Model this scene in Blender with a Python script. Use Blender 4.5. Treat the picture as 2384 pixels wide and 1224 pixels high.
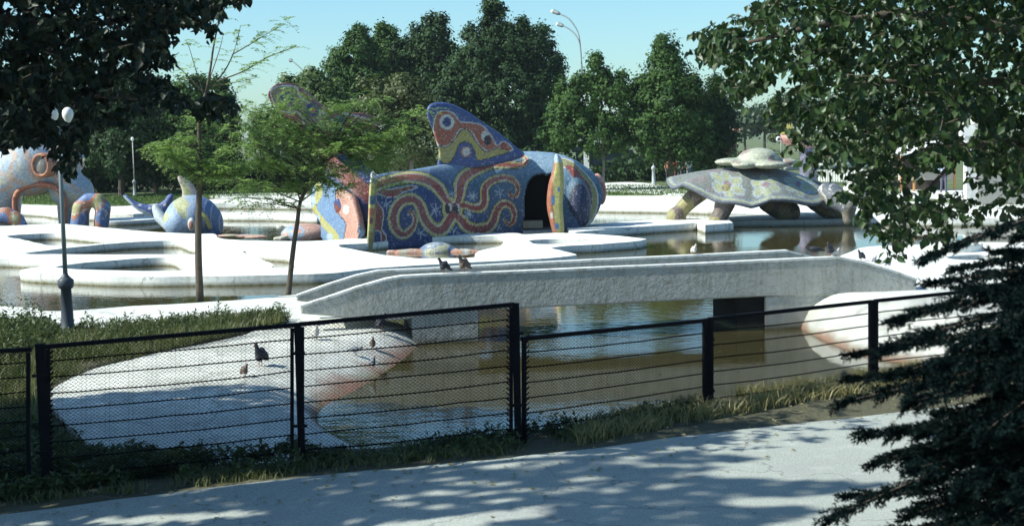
import bpy, bmesh, math, random
import numpy as np
from mathutils import Vector, Matrix, noise as mnoise
from mathutils.geometry import tessellate_polygon
random.seed(7); rng = np.random.default_rng(7)
for o in list(bpy.data.objects): bpy.data.objects.remove(o)
S = bpy.context.scene
C = S.collection

# ------------------------------------------------------------------ camera, sky, sun, exposure
W, H, F = 2384.0, 1224.0, 3311.0
CAM = np.array([0.0, 0.0, 3.0]); PITCH = math.atan(294 / F); ROLL = 0.020
_F = np.array([0, math.cos(PITCH), -math.sin(PITCH)]); _U0 = np.array([0, math.sin(PITCH), math.cos(PITCH)]); _R0 = np.array([1.0, 0, 0])
_R = math.cos(ROLL) * _R0 - math.sin(ROLL) * _U0; _U = math.cos(ROLL) * _U0 + math.sin(ROLL) * _R0
cam = bpy.data.cameras.new('camera'); camo = bpy.data.objects.new('camera', cam); C.objects.link(camo)
cam.sensor_width = 36; cam.lens = 36 * F / W; cam.clip_end = 6000; cam.clip_start = 0.1
M = Matrix(((_R[0], _U[0], -_F[0], CAM[0]), (_R[1], _U[1], -_F[1], CAM[1]), (_R[2], _U[2], -_F[2], CAM[2]), (0, 0, 0, 1)))
camo.matrix_world = M; S.camera = camo
cam.dof.use_dof = True; cam.dof.focus_distance = 45; cam.dof.aperture_fstop = 5.0
SUN_EL, SUN_A = math.radians(41), math.radians(12)          # sun from the left, a little from the camera's side
SDIR = Vector((-math.cos(SUN_EL) * math.cos(SUN_A), -math.cos(SUN_EL) * math.sin(SUN_A), math.sin(SUN_EL)))
world = bpy.data.worlds.new('World'); S.world = world; world.use_nodes = True
wn = world.node_tree; bg = wn.nodes['Background']; sky = wn.nodes.new('ShaderNodeTexSky'); sky.sky_type = 'NISHITA'
sky.sun_disc = False; sky.sun_elevation = SUN_EL; sky.sun_rotation = math.atan2(SDIR.x, SDIR.y)
sky.air_density = 1.0; sky.dust_density = 0.6; sky.ozone_density = 2.0
wm = wn.nodes.new('ShaderNodeMix'); wm.data_type = 'RGBA'; wm.blend_type = 'MULTIPLY'; wm.inputs[0].default_value = 1.0
wm.inputs[7].default_value = (0.72, 1.00, 1.10, 1)
wn.links.new(sky.outputs[0], wm.inputs[6]); wn.links.new(wm.outputs[2], bg.inputs[0]); bg.inputs[1].default_value = 0.10
sun = bpy.data.lights.new('sun', 'SUN'); sun.energy = 5.0; sun.angle = math.radians(0.5); sun.color = (0.98, 1.0, 0.90)
suno = bpy.data.objects.new('sun', sun); C.objects.link(suno); suno.rotation_euler = (-SDIR).to_track_quat('-Z', 'Y').to_euler()
S.view_settings.view_transform = 'Standard'; S.view_settings.look = 'None'; S.view_settings.gamma = 1
S.view_settings.use_curve_mapping = False; S.view_settings.exposure = 0.65

# ------------------------------------------------------------------ placing helpers
def ray(px, py): return _F + (px - W / 2) / F * _R + (H / 2 - py) / F * _U
def P(px, py, z=-0.45):
    r = ray(px, py); return Vector(CAM + r * ((z - CAM[2]) / r[2]))
def D(px, py, d):
    r = ray(px, py); return Vector(CAM + r * (d / r[1]))
def terp(x, tab): return float(np.interp(x, [t[0] for t in tab], [t[1] for t in tab]))
WATER = -0.70
def smooth_loop(pts, n=4, closed=True):
    """Catmull-Rom through the points"""
    out = []; N = len(pts)
    rg = range(N) if closed else range(N - 1)
    for i in rg:
        g = (lambda k: pts[k % N]) if closed else (lambda k: pts[min(max(k, 0), N - 1)])
        p0, p1, p2, p3 = (np.array(g(i + k), float) for k in (-1, 0, 1, 2))
        for j in range(n):
            t = j / n
            out.append(0.5 * ((2 * p1) + (-p0 + p2) * t + (2 * p0 - 5 * p1 + 4 * p2 - p3) * t * t + (-p0 + 3 * p1 - 3 * p2 + p3) * t ** 3))
    if not closed: out.append(np.array(pts[-1], float))
    return out

# ------------------------------------------------------------------ object helpers
def tag(o, label=None, cat=None, group=None, kind=None):
    if label: o['label'] = label
    if cat: o['category'] = cat
    if group: o['group'] = group
    if kind: o['kind'] = kind
    return o
def thing(name, label, cat, loc=(0, 0, 0), group=None, rz=0):
    o = bpy.data.objects.new(name, None); C.objects.link(o); o.location = loc; o.rotation_euler = (0, 0, rz); o.empty_display_size = 0.2
    return tag(o, label, cat, group)
def link(name, me, m=None, parent=None, smooth=False, world_coords=True):
    o = bpy.data.objects.new(name, me); C.objects.link(o)
    if m is not None and not me.materials: me.materials.append(m)
    if smooth: me.polygons.foreach_set('use_smooth', [True] * len(me.polygons))
    if parent:
        o.parent = parent
        if world_coords: o.matrix_parent_inverse = parent_world(parent).inverted()
    return o
def parent_world(p):
    m = Matrix.LocRotScale(p.location, p.rotation_euler, p.scale)
    if p.parent: m = parent_world(p.parent) @ p.matrix_parent_inverse @ m
    return m
def pymesh(name, verts, faces, m=None, parent=None, smooth=False, wc=True):
    me = bpy.data.meshes.new(name); me.from_pydata([tuple(v) for v in verts], [], faces); me.update()
    return link(name, me, m, parent, smooth, wc)
def npmesh(name, V, Fq, m=None, parent=None, smooth=False, wc=True):
    """V (n,3), Fq (m,k) faces of one size"""
    me = bpy.data.meshes.new(name); k = Fq.shape[1]
    me.vertices.add(len(V)); me.vertices.foreach_set('co', np.asarray(V, np.float32).ravel())
    me.loops.add(Fq.size); me.loops.foreach_set('vertex_index', Fq.astype(np.int32).ravel())
    me.polygons.add(len(Fq)); me.polygons.foreach_set('loop_start', np.arange(0, Fq.size, k, dtype=np.int32))
    me.update(calc_edges=True)
    return link(name, me, m, parent, smooth, wc)
class MB:
    """collects simple solids that become ONE mesh"""
    def __init__(s): s.v = []; s.f = []
    def add(s, v, f):
        b = len(s.v); s.v += [tuple(x) for x in v]; s.f += [tuple(i + b for i in q) for q in f]; return s
    def box(s, c, size, rz=0):
        x, y, z = (k / 2 for k in size); R = Matrix.Rotation(rz, 3, 'Z'); c = Vector(c)
        v = [c + R @ Vector((i * x, j * y, k * z)) for i in (-1, 1) for j in (-1, 1) for k in (-1, 1)]
        return s.add(v, [(0, 1, 3, 2), (4, 6, 7, 5), (0, 4, 5, 1), (2, 3, 7, 6), (0, 2, 6, 4), (1, 5, 7, 3)])
    def tube(s, pts, r, n=8, cap=True):
        pts = [Vector(p) for p in pts]; rr = r if hasattr(r, '__len__') else [r] * len(pts)
        v = []; f = []; up = Vector((0, 0, 1))
        for i, p in enumerate(pts):
            t = (pts[min(i + 1, len(pts) - 1)] - pts[max(i - 1, 0)]).normalized()
            a = t.cross(up if abs(t.z) < 0.95 else Vector((0, 1, 0))).normalized(); b = t.cross(a)
            for k in range(n):
                an = 2 * math.pi * k / n; v.append(p + (a * math.cos(an) + b * math.sin(an)) * rr[i])
        for i in range(len(pts) - 1):
            for k in range(n):
                f.append((i * n + k, i * n + (k + 1) % n, (i + 1) * n + (k + 1) % n, (i + 1) * n + k))
        if cap: f.append(tuple(range(n - 1, -1, -1))); f.append(tuple((len(pts) - 1) * n + k for k in range(n)))
        return s.add(v, f)
    def lathe(s, prof, c=(0, 0, 0), n=16):
        c = Vector(c); v = []; f = []
        for r, z in prof:
            for k in range(n):
                a = 2 * math.pi * k / n; v.append(c + Vector((r * math.cos(a), r * math.sin(a), z)))
        for i in range(len(prof) - 1):
            for k in range(n): f.append((i * n + k, i * n + (k + 1) % n, (i + 1) * n + (k + 1) % n, (i + 1) * n + k))
        return s.add(v, f)
    def build(s, name, m, parent=None, smooth=False, wc=True): return pymesh(name, s.v, s.f, m, parent, smooth, wc)

def prism(loops, zb, name, m, parent=None, bevel=0.0, wc=True):
    """solid with the given top loops (outer + holes, Vectors with z), sides down to zb"""
    loops = [[Vector(p) for p in l] for l in loops]
    flat = [[Vector((p.x, p.y, 0)) for p in l] for l in loops]
    allp = [p for l in loops for p in l]; n = len(allp)
    tris = tessellate_polygon(flat)
    v = [tuple(p) for p in allp] + [(p.x, p.y, zb) for p in allp]; f = []
    for t in tris:
        a, b, c = (allp[i] for i in t)
        nz = (b - a).cross(c - a).z
        f.append(tuple(t) if nz > 0 else tuple(reversed(t)))
    k0 = 0
    for li, l in enumerate(loops):
        k = len(l); area = sum(l[i].x * l[(i + 1) % k].y - l[(i + 1) % k].x * l[i].y for i in range(k))
        ccw = (area > 0) == (li == 0)
        for i in range(k):
            a, b = k0 + i, k0 + (i + 1) % k
            f.append((a, a + n, b + n, b) if ccw else (b, b + n, a + n, a))
        k0 += k
    o = pymesh(name, v, f, m, parent, False, wc)
    o.data.polygons.foreach_set('use_smooth', [True] * len(o.data.polygons)); o.data.set_sharp_from_angle(angle=math.radians(40))
    if bevel:
        md = o.modifiers.new('bevel', 'BEVEL'); md.width = bevel; md.segments = 2; md.limit_method = 'ANGLE'; md.angle_limit = math.radians(50)
    return o
def slabpx(name, outer, holes, z, zb, m, label, cat='curb', bevel=0.04, kind=None, sm=6, parent=None):
    jit = lambda p: p + Vector((0.10 * mnoise.noise(p * 1.1), 0.14 * mnoise.noise(p * 1.1 + Vector((9, 0, 0))), 0))
    L = [[jit(P(x, y, z)) for x, y in (smooth_loop(outer, sm) if sm > 1 else outer)]] + [[jit(P(x, y, z)) for x, y in smooth_loop(h, 7)] for h in holes]
    o = prism(L, zb, name, m, parent, bevel); 
    if parent is None: tag(o, label, cat, None, kind)
    return o

ICO = {}
def ico(sub=2):
    if sub not in ICO:
        b = bmesh.new(); bmesh.ops.create_icosphere(b, subdivisions=sub, radius=1)
        ICO[sub] = (np.array([v.co[:] for v in b.verts]), [[v.index for v in f.verts] for f in b.faces]); b.free()
    return ICO[sub]
def E(c, r, rot=(0, 0, 0), sub=2):
    from mathutils import Euler
    V, f = ico(sub); R = np.array(Euler(rot).to_matrix()); r = r if hasattr(r, '__len__') else (r, r, r)
    return [( (V * np.array(r)) @ R.T + np.array(c[:]), f)]
def T(pts, rad, step=0.35):
    """tapered limb as a run of spheres, for remeshing"""
    out = []; pts = [np.array(p[:], float) for p in pts]; rad = rad if hasattr(rad, '__len__') else [rad] * len(pts)
    for i in range(len(pts) - 1):
        L = np.linalg.norm(pts[i + 1] - pts[i]); n = max(1, int(L / (step * min(rad[i], rad[i + 1]))))
        for k in range(n + (i == len(pts) - 2)):
            t = k / n; out += E(pts[i] * (1 - t) + pts[i + 1] * t, rad[i] * (1 - t) + rad[i + 1] * t, sub=1 if L / n < 0.05 else 2)
    return out
def organic(name, prims, voxel, m, parent=None, smooth_it=2, wc=True):
    V = []; Fc = []; b = 0
    for v, f in prims:
        V.append(v); Fc += [[i + b for i in q] for q in f]; b += len(v)
    me = bpy.data.meshes.new(name); me.from_pydata(np.vstack(V).tolist(), [], Fc)
    t = bpy.data.objects.new('tmp', me); C.objects.link(t)
    r = t.modifiers.new('r', 'REMESH'); r.mode = 'VOXEL'; r.voxel_size = voxel
    s = t.modifiers.new('s', 'SMOOTH'); s.iterations = smooth_it; s.factor = 0.6
    dg = bpy.context.evaluated_depsgraph_get(); me2 = bpy.data.meshes.new_from_object(t.evaluated_get(dg)); me2.name = name
    bpy.data.objects.remove(t); me2.materials.clear()
    return link(name, me2, m, parent, True, wc)
def setcol(o, fn):
    me = o.data; n = len(me.vertices); co = np.empty(n * 3, np.float32); me.vertices.foreach_get('co', co); co = co.reshape(-1, 3)
    c = fn(co); a = me.color_attributes.new('Col', 'FLOAT_COLOR', 'POINT')
    a.data.foreach_set('color', np.hstack([c, np.ones((n, 1))]).astype(np.float32).ravel())

# ------------------------------------------------------------------ painting marks on mosaic surfaces (in the surface's own coordinates)
def seg_dist(Q, pts, ws=None):
    best = np.full(len(Q), 1e9); side = np.zeros(len(Q))
    for i in range(len(pts) - 1):
        a = np.array(pts[i][:2], float); b = np.array(pts[i + 1][:2], float); ab = b - a; L2 = (ab ** 2).sum() + 1e-9
        t = np.clip(((Q - a) @ ab) / L2, 0, 1); d = np.linalg.norm(Q - (a + t[:, None] * ab), axis=1)
        if ws is not None: d = d / (ws[i] * (1 - t) + ws[i + 1] * t)
        best = np.minimum(best, d)
    return best
def inside(Q, poly):
    x, y = Q[:, 0], Q[:, 1]; r = np.zeros(len(Q), bool); n = len(poly)
    for i in range(n):
        x1, y1 = poly[i][:2]; x2, y2 = poly[(i + 1) % n][:2]
        if y1 == y2: continue
        c = ((y1 > y) != (y2 > y)) & (x < (x2 - x1) * (y - y1) / (y2 - y1) + x1); r ^= c
    return r
BLUE = (0.012, 0.036, 0.16); LBLUE = (0.08, 0.20, 0.40); GBLUE = (0.05, 0.125, 0.20); RED = (0.27, 0.055, 0.035); ORG = (0.45, 0.15, 0.07); YEL = (0.50, 0.46, 0.14)
WHT = (0.62, 0.62, 0.58); DARK = (0.012, 0.014, 0.03); PINK = (0.62, 0.30, 0.23); OLV = (0.30, 0.27, 0.10); PALE = (0.45, 0.55, 0.62)
def pfill(Q, c, poly, col, edge=None, ew=2.0, n=5):
    L = smooth_loop(poly, n); c[inside(Q, L)] = col
    if edge is not None: c[seg_dist(Q, L + [L[0]]) < ew] = edge
def pell(Q, c, x, y, rx, ry, col): c[((Q[:, 0] - x) / rx) ** 2 + ((Q[:, 1] - y) / ry) ** 2 < 1] = col
def pline(Q, c, pts, w, col, n=5): c[seg_dist(Q, smooth_loop(pts, n, False)) < w] = col
def pstar(Q, c, x, y, r, col=WHT, k=5, w=1.0):
    for j in range(k):
        a = j * 2 * math.pi / k + 0.4; c[seg_dist(Q, [(x, y), (x + r * math.cos(a), y + r * math.sin(a))]) < w] = col

# ------------------------------------------------------------------ materials
def mat(name):
    m = bpy.data.materials.new(name); m.use_nodes = True; nt = m.node_tree; return m, nt, nt.nodes['Principled BSDF']
def nd(nt, t, **k):
    n = nt.nodes.new(t)
    for a, b in k.items(): setattr(n, a, b)
    return n
def texco(nt, scale=(1, 1, 1), kind='Object'):
    tc = nd(nt, 'ShaderNodeTexCoord'); mp = nd(nt, 'ShaderNodeMapping'); mp.inputs['Scale'].default_value = scale
    nt.links.new(tc.outputs[kind], mp.inputs[0]); return mp.outputs[0]
def noise(nt, vec, scale, detail=4, rough=0.55):
    n = nd(nt, 'ShaderNodeTexNoise'); n.inputs['Scale'].default_value = scale; n.inputs['Detail'].default_value = detail; n.inputs['Roughness'].default_value = rough
    nt.links.new(vec, n.inputs['Vector']); return n.outputs['Fac']
def ramp(nt, fac, stops):
    r = nd(nt, 'ShaderNodeValToRGB'); e = r.color_ramp.elements
    while len(e) < len(stops): e.new(0.5)
    for i, (p, c) in enumerate(stops): e[i].position = p; e[i].color = (c[0], c[1], c[2], 1) if hasattr(c, '__len__') else (c, c, c, 1)
    nt.links.new(fac, r.inputs[0]); return r.outputs[0]
def mixc(nt, fac, a, b, mode='MIX'):
    m = nd(nt, 'ShaderNodeMix', data_type='RGBA', blend_type=mode)
    for s, v in ((0, fac), (6, a), (7, b)):
        if isinstance(v, (int, float)): m.inputs[s].default_value = v
        elif hasattr(v, '__len__'): m.inputs[s].default_value = (*v[:3], 1)
        else: nt.links.new(v, m.inputs[s])
    return m.outputs[2]
def bump(nt, p, h, strength=0.5, dist=0.02):
    b = nd(nt, 'ShaderNodeBump'); b.inputs['Strength'].default_value = strength; b.inputs['Distance'].default_value = dist
    nt.links.new(h, b.inputs['Height']); nt.links.new(b.outputs[0], p.inputs['Normal'])
def math_(nt, op, a, b=0.0):
    m = nd(nt, 'ShaderNodeMath', operation=op)
    for i, v in enumerate((a, b)):
        if isinstance(v, (int, float)): m.inputs[i].default_value = v
        else: nt.links.new(v, m.inputs[i])
    return m.outputs[0]
def simple(name, col, rough=0.7, var=0.25, scale=6, metal=0, bm=0.0, spec=0.3):
    m, nt, p = mat(name); v = texco(nt); n = noise(nt, v, scale)
    c = mixc(nt, n, [k * (1 - var) for k in col], [min(1, k * (1 + var)) for k in col]); nt.links.new(c, p.inputs['Base Color'])
    p.inputs['Roughness'].default_value = rough; p.inputs['Metallic'].default_value = metal; p.inputs['Specular IOR Level'].default_value = spec
    if bm: bump(nt, p, noise(nt, v, scale * 5), bm, 0.02)
    return m
def concrete(name, col, bscale=9, bstr=0.25, bdist=0.02, stain=True, redstain=False, dirt=0.35, cracks=0.6):
    m, nt, p = mat(name); v = texco(nt)
    n1 = noise(nt, v, 0.9, 6, 0.65); n2 = noise(nt, v, 7, 5, 0.6)
    c = mixc(nt, ramp(nt, n1, [(0.35, 0), (0.75, 1)]), col, [k * (1 - dirt * 0.55) for k in col])
    c = mixc(nt, ramp(nt, n2, [(0.5, 0), (0.8, 1)]), c, [col[0] * 0.62, col[1] * 0.60, col[2] * 0.54])
    sp = nd(nt, 'ShaderNodeSeparateXYZ'); nt.links.new(v, sp.inputs[0])
    ck = nd(nt, 'ShaderNodeTexVoronoi'); ck.feature = 'DISTANCE_TO_EDGE'; ck.inputs['Scale'].default_value = 0.33; wv_ = nd(nt, 'ShaderNodeTexNoise'); wv_.inputs['Scale'].default_value = 1.5; wv_.inputs['Detail'].default_value = 5; nt.links.new(v, wv_.inputs['Vector']); av = nd(nt, 'ShaderNodeVectorMath', operation='ADD'); nt.links.new(v, av.inputs[0]); nt.links.new(wv_.outputs['Color'], av.inputs[1]); nt.links.new(av.outputs[0], ck.inputs['Vector'])
    c = mixc(nt, ramp(nt, ck.outputs['Distance'], [(0.003, cracks), (0.009, 0)]), c, [k * .3 for k in col])
    dr = noise(nt, texco(nt, (6, 6, 0.7)), 1.6, 4, 0.6); c = mixc(nt, ramp(nt, dr, [(0.52, 0), (0.75, 0.45 + dirt * .4)]), c, [col[0] * 0.55, col[1] * 0.54, col[2] * 0.46])
    fl = noise(nt, v, 2.6, 8, 0.75); c = mixc(nt, ramp(nt, fl, [(0.60, 0), (0.63, 0.35)]), c, [col[0] * 0.6, col[1] * 0.58, col[2] * 0.5])
    if stain:  # algae line just above the water
        h = math_(nt, 'ADD', sp.outputs[2], math_(nt, 'MULTIPLY', n2, 0.12))
        c = mixc(nt, ramp(nt, math_(nt, 'ADD', h, 1.0), [(0.36, 1), (0.42, .55), (0.50, 0)]), c, (0.13, 0.12, 0.06))
    if redstain:
        n3 = noise(nt, texco(nt, (1, 1, 1)), 1.3, 5, 0.6)
        h = math_(nt, 'ADD', sp.outputs[2], math_(nt, 'MULTIPLY', n3, 0.75))
        c = mixc(nt, ramp(nt, math_(nt, 'ADD', h, 1.0), [(0.58, 0.9), (0.70, 0.55), (0.84, 0)]), c, (0.26, 0.13, 0.095))
    nt.links.new(c, p.inputs['Base Color']); p.inputs['Roughness'].default_value = 0.85; p.inputs['Specular IOR Level'].default_value = 0.2
    bump(nt, p, noise(nt, v, bscale, 5, 0.6), bstr, bdist); return m
def mosaic(name, attr=True, col=(0.3, 0.3, 0.3), cell=13.0):
    m, nt, p = mat(name); v = texco(nt)
    vo = nd(nt, 'ShaderNodeTexVoronoi'); vo.inputs['Scale'].default_value = cell; nt.links.new(v, vo.inputs['Vector'])
    sepc = nd(nt, 'ShaderNodeSeparateColor'); nt.links.new(vo.outputs['Color'], sepc.inputs[0])
    if attr: a = nd(nt, 'ShaderNodeAttribute'); a.attribute_name = 'Col'; base = a.outputs['Color']
    else: base = col
    c = mixc(nt, ramp(nt, sepc.outputs[0], [(0.0, 0.40), (1.0, 0.0)]), base, (0.01, 0.012, 0.02))
    c = mixc(nt, ramp(nt, sepc.outputs[1], [(0.88, 0.0), (0.94, 0.30)]), c, (0.50, 0.53, 0.55))
    ed = nd(nt, 'ShaderNodeTexVoronoi'); ed.feature = 'DISTANCE_TO_EDGE'; ed.inputs['Scale'].default_value = cell; nt.links.new(v, ed.inputs['Vector'])
    c = mixc(nt, ramp(nt, ed.outputs['Distance'], [(0.02, 0.22), (0.07, 0.0)]), c, (0.14, 0.14, 0.14))
    n = noise(nt, v, 1.2, 4); c = mixc(nt, ramp(nt, n, [(0.35, 0.12), (0.65, 0)]), c, (0.25, 0.25, 0.25))
    nt.links.new(c, p.inputs['Base Color']); p.inputs['Roughness'].default_value = 0.45; p.inputs['Specular IOR Level'].default_value = 0.28
    bump(nt, p, ed.outputs['Distance'], 0.5, 0.03); return m
def leafmat(name, a, b, trans=0.35, rough=0.5, spec=0.35):
    m, nt, p = mat(name); g = nd(nt, 'ShaderNodeNewGeometry')
    nz = noise(nt, texco(nt), 0.8, 3); fac = math_(nt, 'ADD', math_(nt, 'MULTIPLY', g.outputs['Random Per Island'], .55), math_(nt, 'MULTIPLY', ramp(nt, nz, [(.35, 0), (.65, 1)]), .45))
    c = mixc(nt, fac, a, b); nt.links.new(c, p.inputs['Base Color'])
    p.inputs['Roughness'].default_value = rough; p.inputs['Specular IOR Level'].default_value = spec
    t = nd(nt, 'ShaderNodeBsdfTranslucent'); ct = mixc(nt, 1.0, c, (0.85, 1.0, 0.45), 'MULTIPLY'); nt.links.new(ct, t.inputs[0])
    mx = nd(nt, 'ShaderNodeMixShader'); mx.inputs[0].default_value = trans
    nt.links.new(p.outputs[0], mx.inputs[1]); nt.links.new(t.outputs[0], mx.inputs[2]); nt.links.new(mx.outputs[0], nt.nodes['Material Output'].inputs[0]); return m

WHITE = concrete('white_painted_concrete', (0.80, 0.80, 0.76))
WHITE_DRY = concrete('worn_white_concrete', (0.72, 0.72, 0.69), stain=False, redstain=False, dirt=0.5)
APRON = concrete('stained_white_concrete', (0.72, 0.72, 0.67), redstain=True, dirt=0.95)
STUCCO = concrete('rough_stucco', (0.50, 0.50, 0.46), bscale=11, bstr=1.0, bdist=0.09, dirt=0.5, cracks=0.0)
SHADE_BLACK = concrete('shade_black_concrete', (0.012, 0.012, 0.012), bscale=16, bstr=0.5, bdist=0.02, dirt=0.6)  # shade under the bridge and inside the fish, put into the colour
MOS = mosaic('mosaic_tiles', cell=19); MOSF = mosaic('fine_mosaic_tiles', cell=21)
STEEL = simple('black_painted_steel', (0.006, 0.006, 0.009), 0.7, 0.4, 20, spec=0.08)
GREYM = simple('grey_painted_metal', (0.16, 0.19, 0.20), 0.5, 0.3, 9)
DGREYM = simple('dark_grey_painted_metal', (0.05, 0.06, 0.075), 0.5, 0.3, 9)
WHITEM = simple('white_paint', (0.75, 0.75, 0.72), 0.5, 0.1, 5)
BARK = simple('grey_brown_bark', (0.10, 0.08, 0.06), 0.9, 0.5, 14, bm=0.8)
BARKL = simple('pale_bark', (0.19, 0.17, 0.14), 0.9, 0.4, 14, bm=0.5)
WOOD = simple('weathered_dark_wood', (0.07, 0.055, 0.05), 0.85, 0.5, 8)
WOODB = simple('brown_wood', (0.22, 0.12, 0.08), 0.85, 0.4, 8)
ROOFM = simple('brown_roof_boards', (0.25, 0.15, 0.11), 0.85, 0.4, 8)
BLACK = simple('black_glaze', (0.008, 0.008, 0.012), 0.3, 0.2, 5)

def asphalt():
    m, nt, p = mat('worn_asphalt'); v = texco(nt)
    n1 = noise(nt, v, 0.6, 6, 0.6); n2 = noise(nt, v, 60, 3, 0.7); n3 = noise(nt, v, 4, 6, 0.7)
    c = mixc(nt, n1, (0.33, 0.355, 0.32), (0.45, 0.475, 0.43)); c = mixc(nt, ramp(nt, n2, [(0.35, 0.75), (0.6, 0)]), c, (0.17, 0.17, 0.165))
    c = mixc(nt, ramp(nt, n3, [(0.55, 0), (0.75, 0.45)]), c, (0.54, 0.54, 0.51))
    vo = nd(nt, 'ShaderNodeTexVoronoi'); vo.feature = 'DISTANCE_TO_EDGE'; vo.inputs['Scale'].default_value = 0.42
    w = nd(nt, 'ShaderNodeVectorMath', operation='ADD'); nn = nd(nt, 'ShaderNodeTexNoise'); nn.inputs['Scale'].default_value = 2.2; nn.inputs['Detail'].default_value = 6
    nt.links.new(v, nn.inputs['Vector']); nt.links.new(v, w.inputs[0]); nt.links.new(nn.outputs['Color'], w.inputs[1]); nt.links.new(w.outputs[0], vo.inputs['Vector'])
    c = mixc(nt, ramp(nt, vo.outputs['Distance'], [(0.002, 0.7), (0.008, 0)]), c, (0.14, 0.14, 0.13))
    c = mixc(nt, ramp(nt, noise(nt, v, 0.35, 3), [(0.56, 0), (0.60, 0.35)]), c, (0.27, 0.27, 0.27))
    nt.links.new(c, p.inputs['Base Color']); p.inputs['Roughness'].default_value = 0.9; bump(nt, p, n2, 0.4, 0.01); return m
def watermat():
    m, nt, p = mat('pond_water'); v = texco(nt)
    n = noise(nt, v, 0.15, 4); c = mixc(nt, n, (0.042, 0.036, 0.013), (0.078, 0.066, 0.028)); nt.links.new(c, p.inputs['Base Color'])
    p.inputs['Roughness'].default_value = 0.02; p.inputs['IOR'].default_value = 1.55; p.inputs['Specular IOR Level'].default_value = 0.9
    v2 = texco(nt, (1.0, 1.6, 1)); a = noise(nt, v2, 2.6, 3, 0.5); b = noise(nt, v2, 9.0, 2, 0.5)
    patch = ramp(nt, noise(nt, v, 0.10, 3), [(0.42, 0.15), (0.62, 1.0)])
    h = math_(nt, 'MULTIPLY', math_(nt, 'ADD', a, math_(nt, 'MULTIPLY', b, 0.25)), patch); bump(nt, p, h, 0.15, 0.05); return m
def groundmat(name, a, b, cdry, sc=1.2):
    m, nt, p = mat(name); v = texco(nt); c = mixc(nt, noise(nt, v, sc, 6, 0.7), a, b)
    c = mixc(nt, ramp(nt, noise(nt, v, 0.25, 5), [(0.5, 0), (0.7, 0.7)]), c, cdry); nt.links.new(c, p.inputs['Base Color']); p.inputs['Roughness'].default_value = 0.95
    bump(nt, p, noise(nt, v, 14, 4), 0.8, 0.05); return m
ASPH = asphalt(); WATERM = watermat()
SOIL = groundmat('soil_with_moss', (0.05, 0.05, 0.025), (0.10, 0.09, 0.05), (0.16, 0.13, 0.09))
LAWN = groundmat('rough_lawn', (0.05, 0.085, 0.025), (0.11, 0.14, 0.05), (0.22, 0.20, 0.11), 0.5)

# ================================================================== THE SETTING
def yf(x): return terp(x, [(-9, 13.2), (-4.46, 13.4), (-2.06, 13.6), (0.05, 13.76), (2.13, 15.4), (4.25, 16.8), (7.3, 18.6), (14, 22.5)])
def G(x): return max(0.063 * min(x, 0.0), -0.40)
SLAB_FOOT = [P(x, y, z) for x, y, z in [(113, 931, -.38), (155, 985, -.33), (211, 1036, -.30), (300, 1068, -.28), (469, 1080, -.24), (700, 1085, -.2), (1000, 1060, -.7), (1012, 798, -.7), (905, 745, -.4), (700, 725, -.38), (586, 772, -.38), (375, 815, -.38), (225, 852, -.38)]]
SLAB_XY = [(p.x, p.y) for p in SLAB_FOOT]
def land():
    st = 0.15; xs = np.arange(-16, 16.01, st); ys = np.arange(-6, 29, st); nx, ny = len(xs), len(ys)
    X, Y = np.meshgrid(xs, ys, indexing='ij'); Q = np.stack([X.ravel(), Y.ravel()], 1)
    z = np.array([G(x) for x in xs])[:, None].repeat(ny, 1).ravel()
    yfv = np.array([yf(x) for x in xs])[:, None].repeat(ny, 1).ravel()
    lowm = (Q[:, 1] > yfv + 0.55) & (Q[:, 0] > -2.45) & ~((Q[:, 0] > 10) & (Q[:, 1] < 27))
    lowm |= inside(Q, SLAB_XY) | (Q[:, 1] > 27.4)
    z = z + rng.normal(0, 0.012, len(z)); z[lowm] = -1.15
    idx = np.arange(nx * ny).reshape(nx, ny)
    f = np.stack([idx[:-1, :-1], idx[1:, :-1], idx[1:, 1:], idx[:-1, 1:]], -1).reshape(-1, 4)
    npmesh('ground', np.column_stack([Q, z]), f, SOIL, smooth=True)['kind'] = 'structure'
land()
big = MB().box((0, 1500, -1.45), (7000, 5000, 0.3)).build('terrain', LAWN); tag(big, kind='structure')
# pond water sheet
wv = pymesh('water', [(-70, 13, WATER), (70, 13, WATER), (70, 90, WATER), (-70, 90, WATER)], [(0, 1, 2, 3)], WATERM); tag(wv, kind='structure')
# near banks under the ground grid: sides of the world out of frame
def flat(name, pts, z, zb, m, **k):
    o = prism([[Vector((x, y, z)) for x, y in pts]], zb, name, m); tag(o, kind='structure', **k); return o
flat('left_bank', [(-70, -30), (-16, -30), (-16, 27.4), (-70, 27.4)], -0.4, -1.3, LAWN)
flat('right_bank', [(16, -30), (70, -30), (70, 30), (16, 27)], 0.0, -1.3, LAWN)
flat('rear_bank', [(-16, -30), (16, -30), (16, -6), (-16, -6)], -0.02, -1.3, LAWN)

# asphalt path
pv = []; pf = []
edge = [(-260, 1225), (60, 1190), (350, 1152), (700, 1110), (1000, 1082), (1300, 1052), (1650, 1008), (1980, 972), (2300, 935), (2900, 870)]
rows = []
for ex, ey in smooth_loop(edge, 4, False):
    p = P(ex, ey, 0); z = G(p.x) + 0.035
    for _ in range(3): p = P(ex, ey, G(p.x) + 0.035)
    wob = 0.05 * mnoise.noise(Vector((p.x * 2.3, 0, 0)))
    rows.append([Vector((p.x - 0.15 * k * 0.9, max(p.y + wob - k * 0.9, -5.5), G(p.x - 0.135 * k) + 0.035)) for k in range(20)])
for r in rows: pv += r
for i in range(len(rows) - 1):
    for k in range(19): a = i * 20 + k; pf.append((a, a + 1, a + 21, a + 20))
n0 = len(pv)
for i, r in enumerate(rows): pv.append(r[0] - Vector((0, -0.01, 0.12)))
for i in range(len(rows) - 1): pf.append((i * 20, (i + 1) * 20, n0 + i + 1, n0 + i))
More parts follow.
